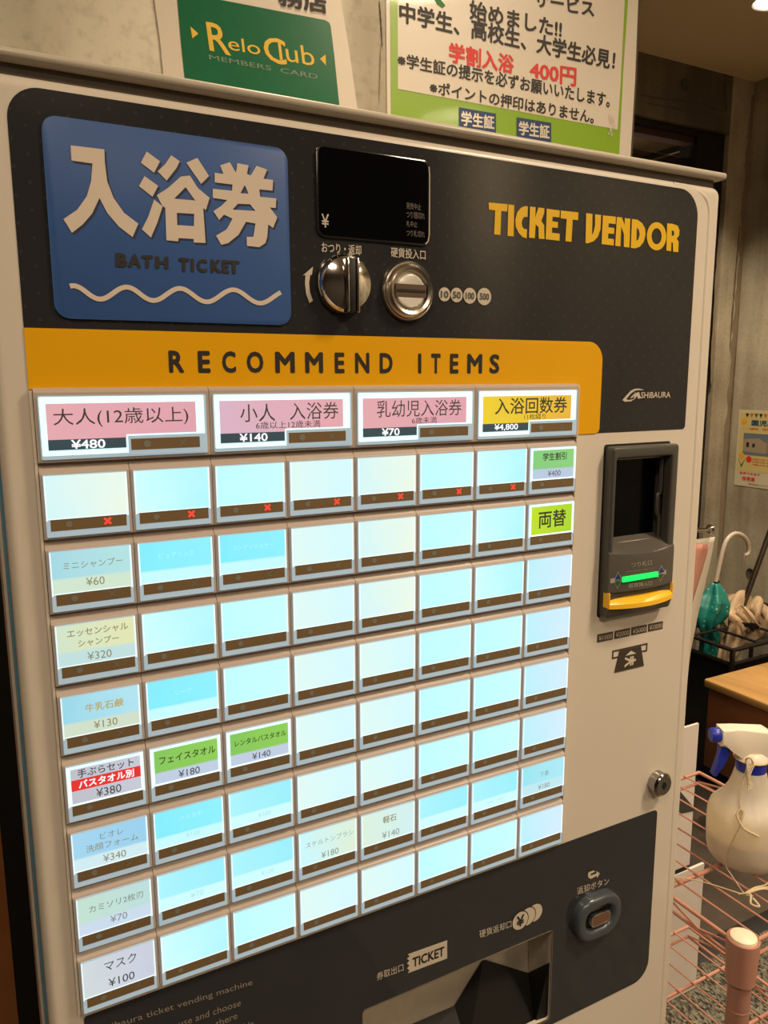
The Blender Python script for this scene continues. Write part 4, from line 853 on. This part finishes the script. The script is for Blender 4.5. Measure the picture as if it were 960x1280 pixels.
wr('photo_house_shape', .70, .87, .50, .585, X0 - 0.0012, mat('photo_red', (0.40, 0.10, 0.06), 0.4), ph)
for k in range(9):
    u = 0.14 + k * 0.09; wplate('bunting_flag', [W(u, .045), W(u + .07, .045), W(u + .035, .10)], X0 - 0.0009, [M_INK, mat('bunting_orange', (0.6, 0.15, 0.03), .5), mat('bunting_green', (0.03, 0.12, 0.1), .5)][k % 3], fy)
def wtxt(s, u0, u1, v0, v1, m, bold=0.0):
    q = [Vector((X0 - 0.0011, *W(a, b))) for a, b in ((u0, v0), (u1, v0), (u1, v1), (u0, v1))]; return txt_quad(s, *q, m, fy, bold)
wtxt('園児募集', .27, .90, .125, .20, mat('flyer_teal', (0.02, 0.10, 0.17), .5), .03)
wtxt('1・2歳児　随時受付中', .12, .88, .225, .25, mat('flyer_orange', (0.75, 0.18, 0.02), .5), .02)
for v in (.62, .655, .69): wtxt('お気軽にお問い合わせください', .34, .92, v, v + .02, mat('flyer_orange', (0.75, 0.18, 0.02), .5), .02)
wtxt('見学できます', .10, .52, .81, .84, M_RED, .02); wtxt('保育園', .16, .42, .87, .92, M_RED, .02)
wtxt('電話受付は平日のみ', .30, .95, .95, .97, M_INKGREY, .0)
lathe('sun_mark', [(0.012, 0), (0.0, -0.0004)], (X0 - 0.0009, W(.12, .15)[0], W(.12, .15)[1]), mat('sun_orange', (0.85, 0.42, 0.02), .5), fy, 'x', 16)
lathe('round_badge', [(0.013, 0), (0.0, -0.0004)], (X0 - 0.0009, W(.27, .64)[0], W(.27, .64)[1]), M_RED, fy, 'x', 16)
wplate('tulip_print', [W(.06, .60), W(.12, .66), W(.18, .60), W(.15, .56), W(.12, .59), W(.09, .56)], X0 - 0.0009, mat('sun_orange', (0, 0, 0)), fy)
wplate('tulip_print', [W(.05, .63), W(.12, .72), W(.2, .63), W(.13, .76)], X0 - 0.0009, mat('leaf_green', (0, 0, 0)), fy)
adopt(fy)

# ------------------------------------------------------------------ banner on a rod beside the machine
bn = empty('hanging_banner', (1.0, 0.35, -0.20), 'pink and white tapered paper banner hanging from a chrome rod behind the machine', 'banner')
rod = tube('rod', [(0.8755, 0.348, -0.196), at(886, 662, 1, 0.348)], 0.0042, M_CHROME, bn, 10)
q = at(888, 661.5, 1, 0.348); lathe('rod_knob', [(0.0, -0.006), (0.007, -0.005), (0.009, 0.0), (0.007, 0.005), (0.0, 0.006)], (q.x, q.y, q.z), M_CHROME, bn, 'x', 16)
right = smooth_path([at(x, y, 1, 0.348) for x, y in ((893.5, 671), (888, 700), (880, 735), (873, 765), (868, 790), (863, 815), (860, 840), (858, 862))], 3)
def sheet_strip(name, inner, outer, m, dy=0.0):
    V, F = [], []
    for a, b in zip(inner, outer):
        for k in range(5):
            t = k / 4; p_ = a.lerp(b, t); V.append((p_.x, p_.y + 0.012 * math.sin(t * math.pi) * 0 + dy, p_.z))
    for i in range(len(inner) - 1):
        for k in range(4): F.append((i * 5 + k, i * 5 + k + 1, (i + 1) * 5 + k + 1, (i + 1) * 5 + k))
    o = mesh_obj(name, V, F, m, bn, True); md = o.modifiers.new('s', 'SOLIDIFY'); md.thickness = 0.0006; return o
sheet_strip('banner_sheet', [Vector((1.00, 0.35, p.z)) for p in right], right, mat('banner_white', (0.62, 0.56, 0.46), 0.6))
sheet_strip('pink_field', [Vector((1.01, 0.35, p.z)) for p in right[:17]], [Vector((p.x - 0.014 - 0.0020 * i, p.y, p.z - 0.012)) for i, p in enumerate(right[:17])], mat('banner_pink', (0.58, 0.27, 0.21), 0.6), -0.0015)
tube('banner_cord', [(1.06, 0.3478, -0.201), (1.06, 0.3475, -0.216)], 0.0015, M_CHROME, bn, 6)
adopt(bn)

# ------------------------------------------------------------------ umbrella stand with two umbrellas
M_STAND = mat('stand_black', (0.014, 0.012, 0.010), 0.45, metal=0.3)
st = empty('umbrella_stand', (2.3, 1.2, FLOOR), 'black metal umbrella stand with dark glass sides standing by the concrete wall', 'umbrella stand')
sx0, sx1, sy0, sy1 = 2.10, 2.66, 1.024, 1.36
def bar(name, a, b, r=0.0075, parent=st, m=M_STAND): return tube(name, [a, b], r, m, parent, 6)
for zz in (-0.817, -0.866):
    bar('rail', (sx0, sy0, zz), (sx1, sy0, zz)); bar('rail', (sx0, sy1, zz), (sx1, sy1, zz)); bar('rail', (sx0, sy0, zz), (sx0, sy1, zz)); bar('rail', (sx1, sy0, zz), (sx1, sy1, zz))
for a in (sx0, sx1):
    for b in (sy0, sy1): bar('post', (a, b, FLOOR), (a, b, -0.812), 0.009)
for k in (1, 2, 3): bar('divider_rail', (sx0 + 0.14 * k, sy0, -0.817), (sx0 + 0.14 * k, sy1, -0.817), 0.005)
bar('divider_rail', (sx0, 1.19, -0.817), (sx1, 1.19, -0.817), 0.005)
M_PAN = mat('stand_panel', (0.012, 0.014, 0.014), 0.15, spec=0.5)
box('side_panel', sx0 + 0.004, sx0 + 0.008, sy0, sy1, FLOOR + 0.02, -0.868, M_PAN, st); box('side_panel', sx0, sx1, sy0 + 0.004, sy0 + 0.008, FLOOR + 0.02, -0.868, M_PAN, st)
box('drip_tray', sx0 + 0.01, sx1, sy0 + 0.01, sy1, FLOOR + 0.01, FLOOR + 0.03, M_STAND, st); adopt(st)

def folded(name, axis_pts, prof, m, parent, lobes=7, twist=2.5, amp=0.28, seed=1):
    """loosely furled cloth: lobed tube round a path; prof = radius along it"""
    rnd = random.Random(seed); P = smooth_path(axis_pts, 7); n = 42; V, F = [], []; up = None; ph = [rnd.uniform(0, 6.28) for _ in range(3)]
    for i, p_ in enumerate(P):
        t = i / (len(P) - 1); d = (P[min(i + 1, len(P) - 1)] - P[max(i - 1, 0)]).normalized()
        if up is None: up = d.orthogonal().normalized()
        up = (up - d * up.dot(d)).normalized(); s = d.cross(up); k = t * (len(prof) - 1); j = min(int(k), len(prof) - 2); r = prof[j] + (prof[j + 1] - prof[j]) * (k - j)
        for q in range(n):
            a = 2 * math.pi * q / n; rr = r * (1 + amp * math.sin(lobes * a + twist * t + ph[0]) + 0.4 * amp * math.sin(3 * a - 4 * t + ph[1]) + 0.12 * math.sin(9 * t + 2 * a + ph[2]))
            V.append(p_ + (up * math.cos(a) + s * math.sin(a)) * rr)
    for i in range(len(P) - 1):
        for q in range(n): F.append((i * n + q, i * n + (q + 1) % n, (i + 1) * n + (q + 1) % n, (i + 1) * n + q))
    F.append(tuple(range(n))[::-1]); F.append(tuple(range((len(P) - 1) * n, len(P) * n)))
    return mesh_obj(name, V, F, m, parent, True)
uy = 1.25
def au(x, y, d=uy): return at(x, y, 1, d)
um = empty('umbrella', (2.26, uy, FLOOR + 0.05), 'short teal folded umbrella with pale dots and a white crook handle', 'umbrella')
tube('crook_handle', smooth_path([au(*q) for q in ((895, 727), (899, 708), (903, 690), (908, 676), (915, 668.5), (922, 667), (930, 671), (935, 679), (936, 688), (933.5, 693), (929.5, 694))], 4), 0.0078, mat('handle_white', (0.55, 0.48, 0.40), 0.35), um, 10)
tube('ferrule', [au(896.5, 725), au(894.5, 731)], 0.009, M_BLACK, um, 10)
def dots_mat(name, base, dot, scale):
    m = bpy.data.materials.new(name); m.use_nodes = True; nt = m.node_tree; b = nt.nodes['Principled BSDF']; b.inputs['Roughness'].default_value = 0.35
    tc = nt.nodes.new('ShaderNodeTexCoord'); v = nt.nodes.new('ShaderNodeTexVoronoi'); v.inputs['Scale'].default_value = scale; v.inputs['Randomness'].default_value = 0.25
    nt.links.new(tc.outputs['Object'], v.inputs['Vector']); r = nt.nodes.new('ShaderNodeMapRange'); r.inputs[1].default_value = 0.16; r.inputs[2].default_value = 0.22; r.inputs[3].default_value = 1; r.inputs[4].default_value = 0
    nt.links.new(v.outputs['Distance'], r.inputs[0]); mx = nt.nodes.new('ShaderNodeMix'); mx.data_type = 'RGBA'; mx.inputs[6].default_value = (*base, 1); mx.inputs[7].default_value = (*dot, 1)
    nt.links.new(r.outputs[0], mx.inputs[0]); nt.links.new(mx.outputs[2], b.inputs['Base Color']); return m
folded('furled_cloth', [au(894.5, 729), au(893, 745), au(889, 762), au(884, 780), au(888, 798), au(886, 830), au(884, 880)], [0.012, 0.030, 0.046, 0.050, 0.040, 0.026, 0.03, 0.030, 0.02, 0.012], dots_mat('teal_dots', (0.015, 0.22, 0.19), (0.25, 0.5, 0.42), 55), um, 5, 3.0, 0.22, 3)
tube('tip', [au(884, 878), Vector((au(884, 880).x, uy, FLOOR + 0.035))], 0.004, M_CHROME, um, 8); adopt(um)
u2 = empty('umbrella', (2.33, 1.20, FLOOR + 0.05), 'beige long umbrella loosely furled with a dark patterned shaft leaning in the stand', 'umbrella')
bs, tp = at(908, 812, 1, 1.20), at(975, 630, 1, 1.20)
tube('shaft', [at(925, 768, 1, 1.20), tp], 0.0098, mat('tortoise', (0.028, 0.018, 0.010), 0.3, noise=(45, 0.95)), u2, 10)
M_BEIGE = mat('umbrella_beige', (0.46, 0.33, 0.205), 0.6, noise=(22, 0.5))
folded('furled_cloth', [at(942, 752, 1, 1.20), at(934, 762, 1, 1.20), at(928, 775, 1, 1.20), at(921, 788, 1, 1.20), at(914, 800, 1, 1.20), at(905, 830, 1, 1.20), at(898, 870, 1, 1.20)], [0.040, 0.062, 0.070, 0.068, 0.060, 0.048, 0.032, 0.026, 0.020, 0.014], M_BEIGE, u2, 6, 5.5, 0.42, 5)
for k in range(5):
    a0 = at(912 + 9 * k, 768 - 3 * k, 1, 1.10 + 0.01 * k); b0 = at(930 + 7 * k, 790 - 2 * k, 1, 1.10 + 0.01 * k)
    V = []; P = smooth_path([a0, a0.lerp(b0, 0.5) + Vector((0, -0.012, 0.006)), b0], 5)
    for q in P: V += [q + Vector((0.004, 0, 0.011)), q - Vector((0.004, 0, 0.011))]
    o = mesh_obj('cloth_fold', V, [(2 * i, 2 * i + 1, 2 * i + 3, 2 * i + 2) for i in range(len(P) - 1)], M_BEIGE if k % 2 else mat('umbrella_cream', (0.62, 0.47, 0.32), 0.6), u2, True); md = o.modifiers.new('s', 'SOLIDIFY'); md.thickness = 0.003
o = mesh_obj('loose_flap', [at(928, 778, 1, 1.09), at(950, 779, 1, 1.12), at(940, 789, 1, 1.12), at(920, 776, 1, 1.09)], [(0, 1, 2), (0, 2, 3)], M_BLACK, u2); md = o.modifiers.new('s', 'SOLIDIFY'); md.thickness = 0.003
tube('wrist_strap', smooth_path([at(*q, 1, 1.085) for q in ((920, 762), (925, 756), (931, 762), (941, 774), (951, 784))], 4), 0.003, M_BEIGE, u2, 6)
tube('tip', [at(898, 868, 1, 1.20), Vector((at(896, 880, 1, 1.20).x, 1.2, FLOOR + 0.035))], 0.004, M_CHROME, u2, 8); adopt(u2)

# ------------------------------------------------------------------ wooden bench
def wood(name, c1, c2, scale=4, rough=0.3):
    m = bpy.data.materials.new(name); m.use_nodes = True; nt = m.node_tree; b = nt.nodes['Principled BSDF']; b.inputs['Roughness'].default_value = rough
    tc = nt.nodes.new('ShaderNodeTexCoord'); mp = nt.nodes.new('ShaderNodeMapping'); mp.inputs['Scale'].default_value = (scale, scale * 0.25, scale)
    n = nt.nodes.new('ShaderNodeTexNoise'); n.inputs['Scale'].default_value = 2.2; n.inputs['Detail'].default_value = 7; n.inputs['Distortion'].default_value = 1.2
    nt.links.new(tc.outputs['Object'], mp.inputs[0]); nt.links.new(mp.outputs[0], n.inputs[0]); r = nt.nodes.new('ShaderNodeValToRGB'); r.color_ramp.elements[0].color = (*c1, 1); r.color_ramp.elements[1].color = (*c2, 1)
    r.color_ramp.elements[0].position = 0.3; r.color_ramp.elements[1].position = 0.7; nt.links.new(n.outputs['Fac'], r.inputs[0]); nt.links.new(r.outputs[0], b.inputs['Base Color']); return m
bc = empty('wooden_bench', (2.2, 0.6, FLOOR), 'low honey-topped wooden bench with reddish brown sides in front of the umbrella stand', 'bench')
box('seat_top', 1.895, 2.60, 0.10, 0.963, -0.878, -0.853, wood('bench_top', (0.36, 0.19, 0.065), (0.60, 0.36, 0.13), 3, 0.25), bc, 0.004)
box('side_board', 1.905, 2.58, 0.12, 0.953, -1.135, -0.8785, wood('bench_side', (0.15, 0.055, 0.022), (0.24, 0.09, 0.035), 3, 0.4), bc, 0.003)
box('plinth', 1.97, 2.52, 0.2, 0.88, FLOOR + 0.001, -1.136, mat('plinth_dark', (0.03, 0.02, 0.014), 0.6), bc)
adopt(bc)

# ------------------------------------------------------------------ white display boards
M_BOARD = mat('board_white', (0.78, 0.70, 0.66), 0.5, noise=(5, 0.03))
yb = 0.455
def bxz(x, y): q = at(x, y, 1, yb); return (q.x, q.z)
db = empty('display_board', (1.1, yb, FLOOR + 0.011), 'white board with a dark triangle standing on the mat behind the wire rack', 'board')
zt = bxz(871.5, 905)[1]; xr = bxz(870, 960)[0]; zs = bxz(868, 1084)[1]; xr2 = bxz(875, 1150)[0]
plate('upper_panel', [(0.80, zs + 0.012), (0.80, zt), (xr, zt), (xr, zs + 0.012)], yb, 0.005, M_BOARD, db)
plate('lower_panel', [(0.80, FLOOR + 0.013), (0.80, zs), (xr2, zs), (xr2, FLOOR + 0.013)], yb - 0.001, 0.006, M_BOARD, db)
plate('joint_strip', [(0.82, zs + 0.001), (0.82, zs + 0.011), (xr - 0.004, zs + 0.011), (xr - 0.004, zs + 0.001)], yb + 0.001, 0.003, M_BLACK, db)
plate('dark_triangle', [bxz(846, 984), bxz(870, 1013), bxz(846, 1018), bxz(835, 1018), bxz(835, 970)], yb - 0.0008, 0.0006, mat('triangle_grey', (0.055, 0.055, 0.05), 0.5), db)
adopt(db)

# ------------------------------------------------------------------ pink wire rack
M_RACK = mat('rack_salmon', (0.52, 0.25, 0.18), 0.4, spec=0.4); M_RACK2 = mat('rack_post', (0.44, 0.21, 0.155), 0.45)
rk = empty('wire_rack', (0.875, 0.11, FLOOR), 'salmon pink two-tier wire shelf rack beside the ticket machine', 'rack')
rx0, rx1, ry0, ry1 = 0.7285, 1.030, -0.045, 0.272
for zz in (-0.617, -0.914):
    sh = empty('wire_shelf', (0, 0, 0)); sh.parent = rk
    for dz, rr in ((0.0, 0.0028), (-0.020, 0.0024)):
        for nm, a, b in (('rail', (rx0, ry0, zz + dz), (rx0, ry1, zz + dz)), ('rail', (rx1, ry0, zz + dz), (rx1, ry1, zz + dz)), ('rail', (rx0, ry0, zz + dz), (rx1, ry0, zz + dz)), ('rail', (rx0, ry1, zz + dz), (rx1, ry1, zz + dz))):
            tube(nm, [a, b], rr, M_RACK, sh, 8)
    for xx in (rx0, rx1):      # zigzag truss between the two rails
        pts = [(xx, ry0 + (ry1 - ry0) * k / 5, zz - 0.002 - 0.016 * (k % 2)) for k in range(6)]
        tube('zigzag_wire', pts, 0.0018, M_RACK, sh, 5)
    for k in range(8): xk = 0.757 + 0.0335 * k; tube('wire', [(xk, ry0, zz + 0.0036), (xk, ry1, zz + 0.0036)], 0.00135, M_RACK, sh, 6)
    tube('cross_bar', [(rx0, 0.078, zz - 0.001), (rx1, 0.078, zz - 0.001)], 0.0032, M_RACK, sh, 8)
    tube('cross_bar', [(rx0, 0.175, zz - 0.001), (rx1, 0.175, zz - 0.001)], 0.0028, M_RACK, sh, 8) if zz < -0.8 else None
for (xx, yy) in ((rx0, ry0), (rx1, ry0)):
    po = lathe('post', [(0.0, FLOOR + 0.012), (0.0135, FLOOR + 0.012), (0.0135, -0.62), (0.0, -0.62)], (xx, yy, 0), M_RACK2, rk, 'z', 24)
    lathe('collar', [(0.0140, -0.6615), (0.0170, -0.660), (0.0188, -0.620), (0.0188, -0.6045), (0.0172, -0.6030), (0.0160, -0.6045), (0.0, -0.6050)], (xx, yy, 0), M_RACK, po, 'z', 32)
    lathe('white_cap', [(0.0155, -0.6045), (0.0150, -0.6015), (0.0120, -0.6000), (0.0, -0.5998)], (xx, yy, 0), mat('cap_cream', (0.85, 0.78, 0.60), 0.4), po, 'z', 32)
    for zz in (-0.697, -0.735, -0.773, -0.811, -0.849, -0.887):
        lathe('groove_ring', [(0.0137, zz - 0.0008), (0.0141, zz), (0.0137, zz + 0.0008)], (xx, yy, 0), M_RACK, po, 'z', 24)
adopt(rk)

# ------------------------------------------------------------------ spray bottle
BX, BY, BZ = 0.8775, 0.068, -0.6116
sp = empty('spray_bottle', (BX, BY, BZ), 'translucent cream spray bottle with blue nozzle, collar and trigger on the pink rack', 'spray bottle')
M_BOT = mat('bottle_plastic', (0.96, 0.92, 0.84), 0.35, spec=0.5, trans=0.55)
body = lathe('body', [(0.0, 0.002), (0.036, 0.0), (0.043, 0.003), (0.0480, 0.009), (0.0505, 0.020), (0.0515, 0.035), (0.0520, 0.060), (0.0515, 0.070), (0.0490, 0.079), (0.042, 0.088), (0.034, 0.096), (0.0275, 0.108), (0.0235, 0.120), (0.0205, 0.132), (0.0185, 0.138), (0.0, 0.138)], (BX, BY, BZ), M_BOT, sp, 'z', 56, sharp=60)
lathe('liquid', [(0.0, 0.004), (0.035, 0.003), (0.041, 0.006), (0.0460, 0.012), (0.0485, 0.022), (0.0495, 0.040), (0.0, 0.041)], (BX, BY, BZ), mat('liquid_amber', (0.80, 0.60, 0.30), 0.2), sp, 'z', 48)
M_BLUEC = mat('bottle_blue', (0.02, 0.035, 0.42), 0.3)
lathe('collar', [(0.0, 0.133), (0.0192, 0.133), (0.0198, 0.135), (0.0198, 0.148), (0.0185, 0.150), (0.0, 0.150)], (BX, BY, BZ), M_BLUEC, sp, 'z', 40)
M_HD = mat('head_cream', (0.82, 0.74, 0.62), 0.35, sss=0.15)
HU = lambda x, y: ((x - 939) * 0.00112, 0.1408 + (956 - y) * 0.00113)
hp = [HU(*q) for q in ((897, 928.5), (897, 907.3), (915, 907), (952, 908.5), (960, 913.4), (965, 922), (963, 932), (955, 939.7), (956, 946), (951, 951), (938, 951), (927, 947), (925, 940), (912, 931))]
def turned(o):   # the head faces along the picture's left: turn it about the bottle's axis
    R = Matrix.Rotation(math.radians(-28.2), 4, 'Z')
    o.data.transform(Matrix.Translation((BX, BY, BZ)) @ R @ Matrix.Translation((-BX, -BY, -BZ))); return o
turned(plate('spray_head', [(BX + a, BZ + b) for a, b in hp][::-1], BY - 0.011, 0.022, M_HD, sp, 0.004, 3))
lathe('head_skirt', [(0.0, 0.149), (0.0205, 0.149), (0.0215, 0.152), (0.0200, 0.156), (0.014, 0.161), (0.0, 0.161)], (BX, BY, BZ), M_HD, sp, 'z', 36)
turned(lathe('nozzle', [(0.0, 0.0), (0.0095, 0.0), (0.0100, -0.003), (0.0100, -0.010), (0.0088, -0.0125), (0.0, -0.0125)], (BX - 0.0465, BY, BZ + 0.1848), M_BLUEC, sp, 'x', 24))
tg = [HU(*q) for q in ((898, 928), (912, 931), (909, 942), (903, 955), (895.5, 969.7), (891, 968), (895, 954), (898, 941))]
turned(plate('trigger', [(BX + a, BZ + b) for a, b in tg][::-1], BY - 0.006, 0.012, M_BLUEC, sp, 0.002, 2))
adopt(sp)
# twine tied round the bottle's neck and along the rack
M_TW = mat('twine_cream', (0.62, 0.50, 0.32), 0.85)
tw = empty('twine', (BX - 0.03, BY - 0.05, BZ), 'thin cream twine tied round the bottle neck and trailing over the rack wires', 'string')
def on_bottle(u, z, r): a = math.radians(u); return Vector((BX + r * math.cos(a), BY + r * math.sin(a), BZ + z))
VA = 212
ring = [on_bottle(a, 0.1515, 0.0228) for a in range(0, 361, 20)]
tube('neck_loop', ring, 0.0010, M_TW, tw, 6)
drop = [on_bottle(VA - 8, 0.151, 0.0232), on_bottle(VA - 14, 0.134, 0.0225), on_bottle(VA - 16, 0.115, 0.0275), on_bottle(VA - 12, 0.098, 0.0355), on_bottle(VA - 6, 0.088, 0.0440), on_bottle(VA - 4, 0.078, 0.0515), on_bottle(VA - 10, 0.060, 0.0535), on_bottle(VA - 18, 0.035, 0.0530), on_bottle(VA - 22, 0.010, 0.0500), Vector((0.826, 0.046, -0.6105)), Vector((0.813, 0.022, -0.6112)), Vector((0.806, 0.010, -0.6085))]
tube('hanging_strand', smooth_path(drop, 5), 0.0008, M_TW, tw, 6)
tube('knot', smooth_path([on_bottle(VA - 4, 0.084, 0.049), on_bottle(VA - 2, 0.091, 0.044), on_bottle(VA - 8, 0.093, 0.042), on_bottle(VA - 12, 0.087, 0.047), on_bottle(VA - 6, 0.080, 0.0515), on_bottle(VA, 0.074, 0.0535), on_bottle(VA + 10, 0.070, 0.0540), on_bottle(VA + 20, 0.066, 0.0540)], 5), 0.0015, M_TW, tw, 6)
tube('trailing_strand', smooth_path([(0.700, 0.110, -0.6100), (0.757, 0.082, -0.6105), (0.785, 0.050, -0.6102), (0.804, 0.014, -0.6095), (0.812, 0.004, -0.6085)], 5), 0.0008, M_TW, tw, 6)
for k in range(3):
    tube('trailing_strand', smooth_path([(0.804, 0.012, -0.6085), (0.822 + 0.003 * k, 0.010 - 0.003 * k, -0.604), (0.850, 0.012 - 0.005 * k, -0.6095), (0.880 + 0.01 * k, 0.020 - 0.01 * k, -0.6095), (0.925, 0.006, -0.6095)], 5), 0.0011, M_TW, tw, 6)
tube('knot', smooth_path([(0.800, 0.016, -0.609), (0.806, 0.004, -0.604), (0.797, -0.004, -0.609), (0.803, -0.012, -0.610), (0.806, 0.000, -0.607)], 5), 0.0014, M_TW, tw, 6)
for k in range(7):
    a = 196 + k * 5; p0 = on_bottle(a, 0.153, 0.0240)
    tube('frayed_end', smooth_path([p0, p0 + Vector((-0.004 - 0.002 * k, -0.006, 0.004 - 0.002 * k)), p0 + Vector((-0.008 - 0.0025 * k, -0.009, -0.008 - 0.003 * k)), p0 + Vector((-0.007 - 0.001 * k, -0.010, -0.018 - 0.002 * (k % 4)))], 4), 0.0005, M_TW, tw, 5)
tube('knot', smooth_path([on_bottle(206, 0.151, 0.0235), on_bottle(200, 0.158, 0.025), on_bottle(212, 0.162, 0.026), on_bottle(220, 0.155, 0.025), on_bottle(210, 0.148, 0.025)], 5), 0.0013, M_TW, tw, 6)
adopt(tw)

# ------------------------------------------------------------------ wooden cupboard at the left behind the machine
cb = empty('wooden_cupboard', (-0.35, 0.25, FLOOR), 'reddish brown wooden cupboard with a black strip for the shaded gap, standing left of the ticket machine', 'cupboard')
box('carcass', -0.70, -0.0430, 0.300, 0.345, FLOOR, -0.10, wood('cupboard_wood', (0.22, 0.075, 0.022), (0.34, 0.13, 0.04), 3, 0.35), cb)
box('gap_shade', -0.0428, -0.0125, 0.300, 0.345, FLOOR, 0.10, mat('gap_shade_black', (0.004, 0.004, 0.004), 0.5), cb)  # black strip stands in for the dark gap beside the machine
adopt(cb)
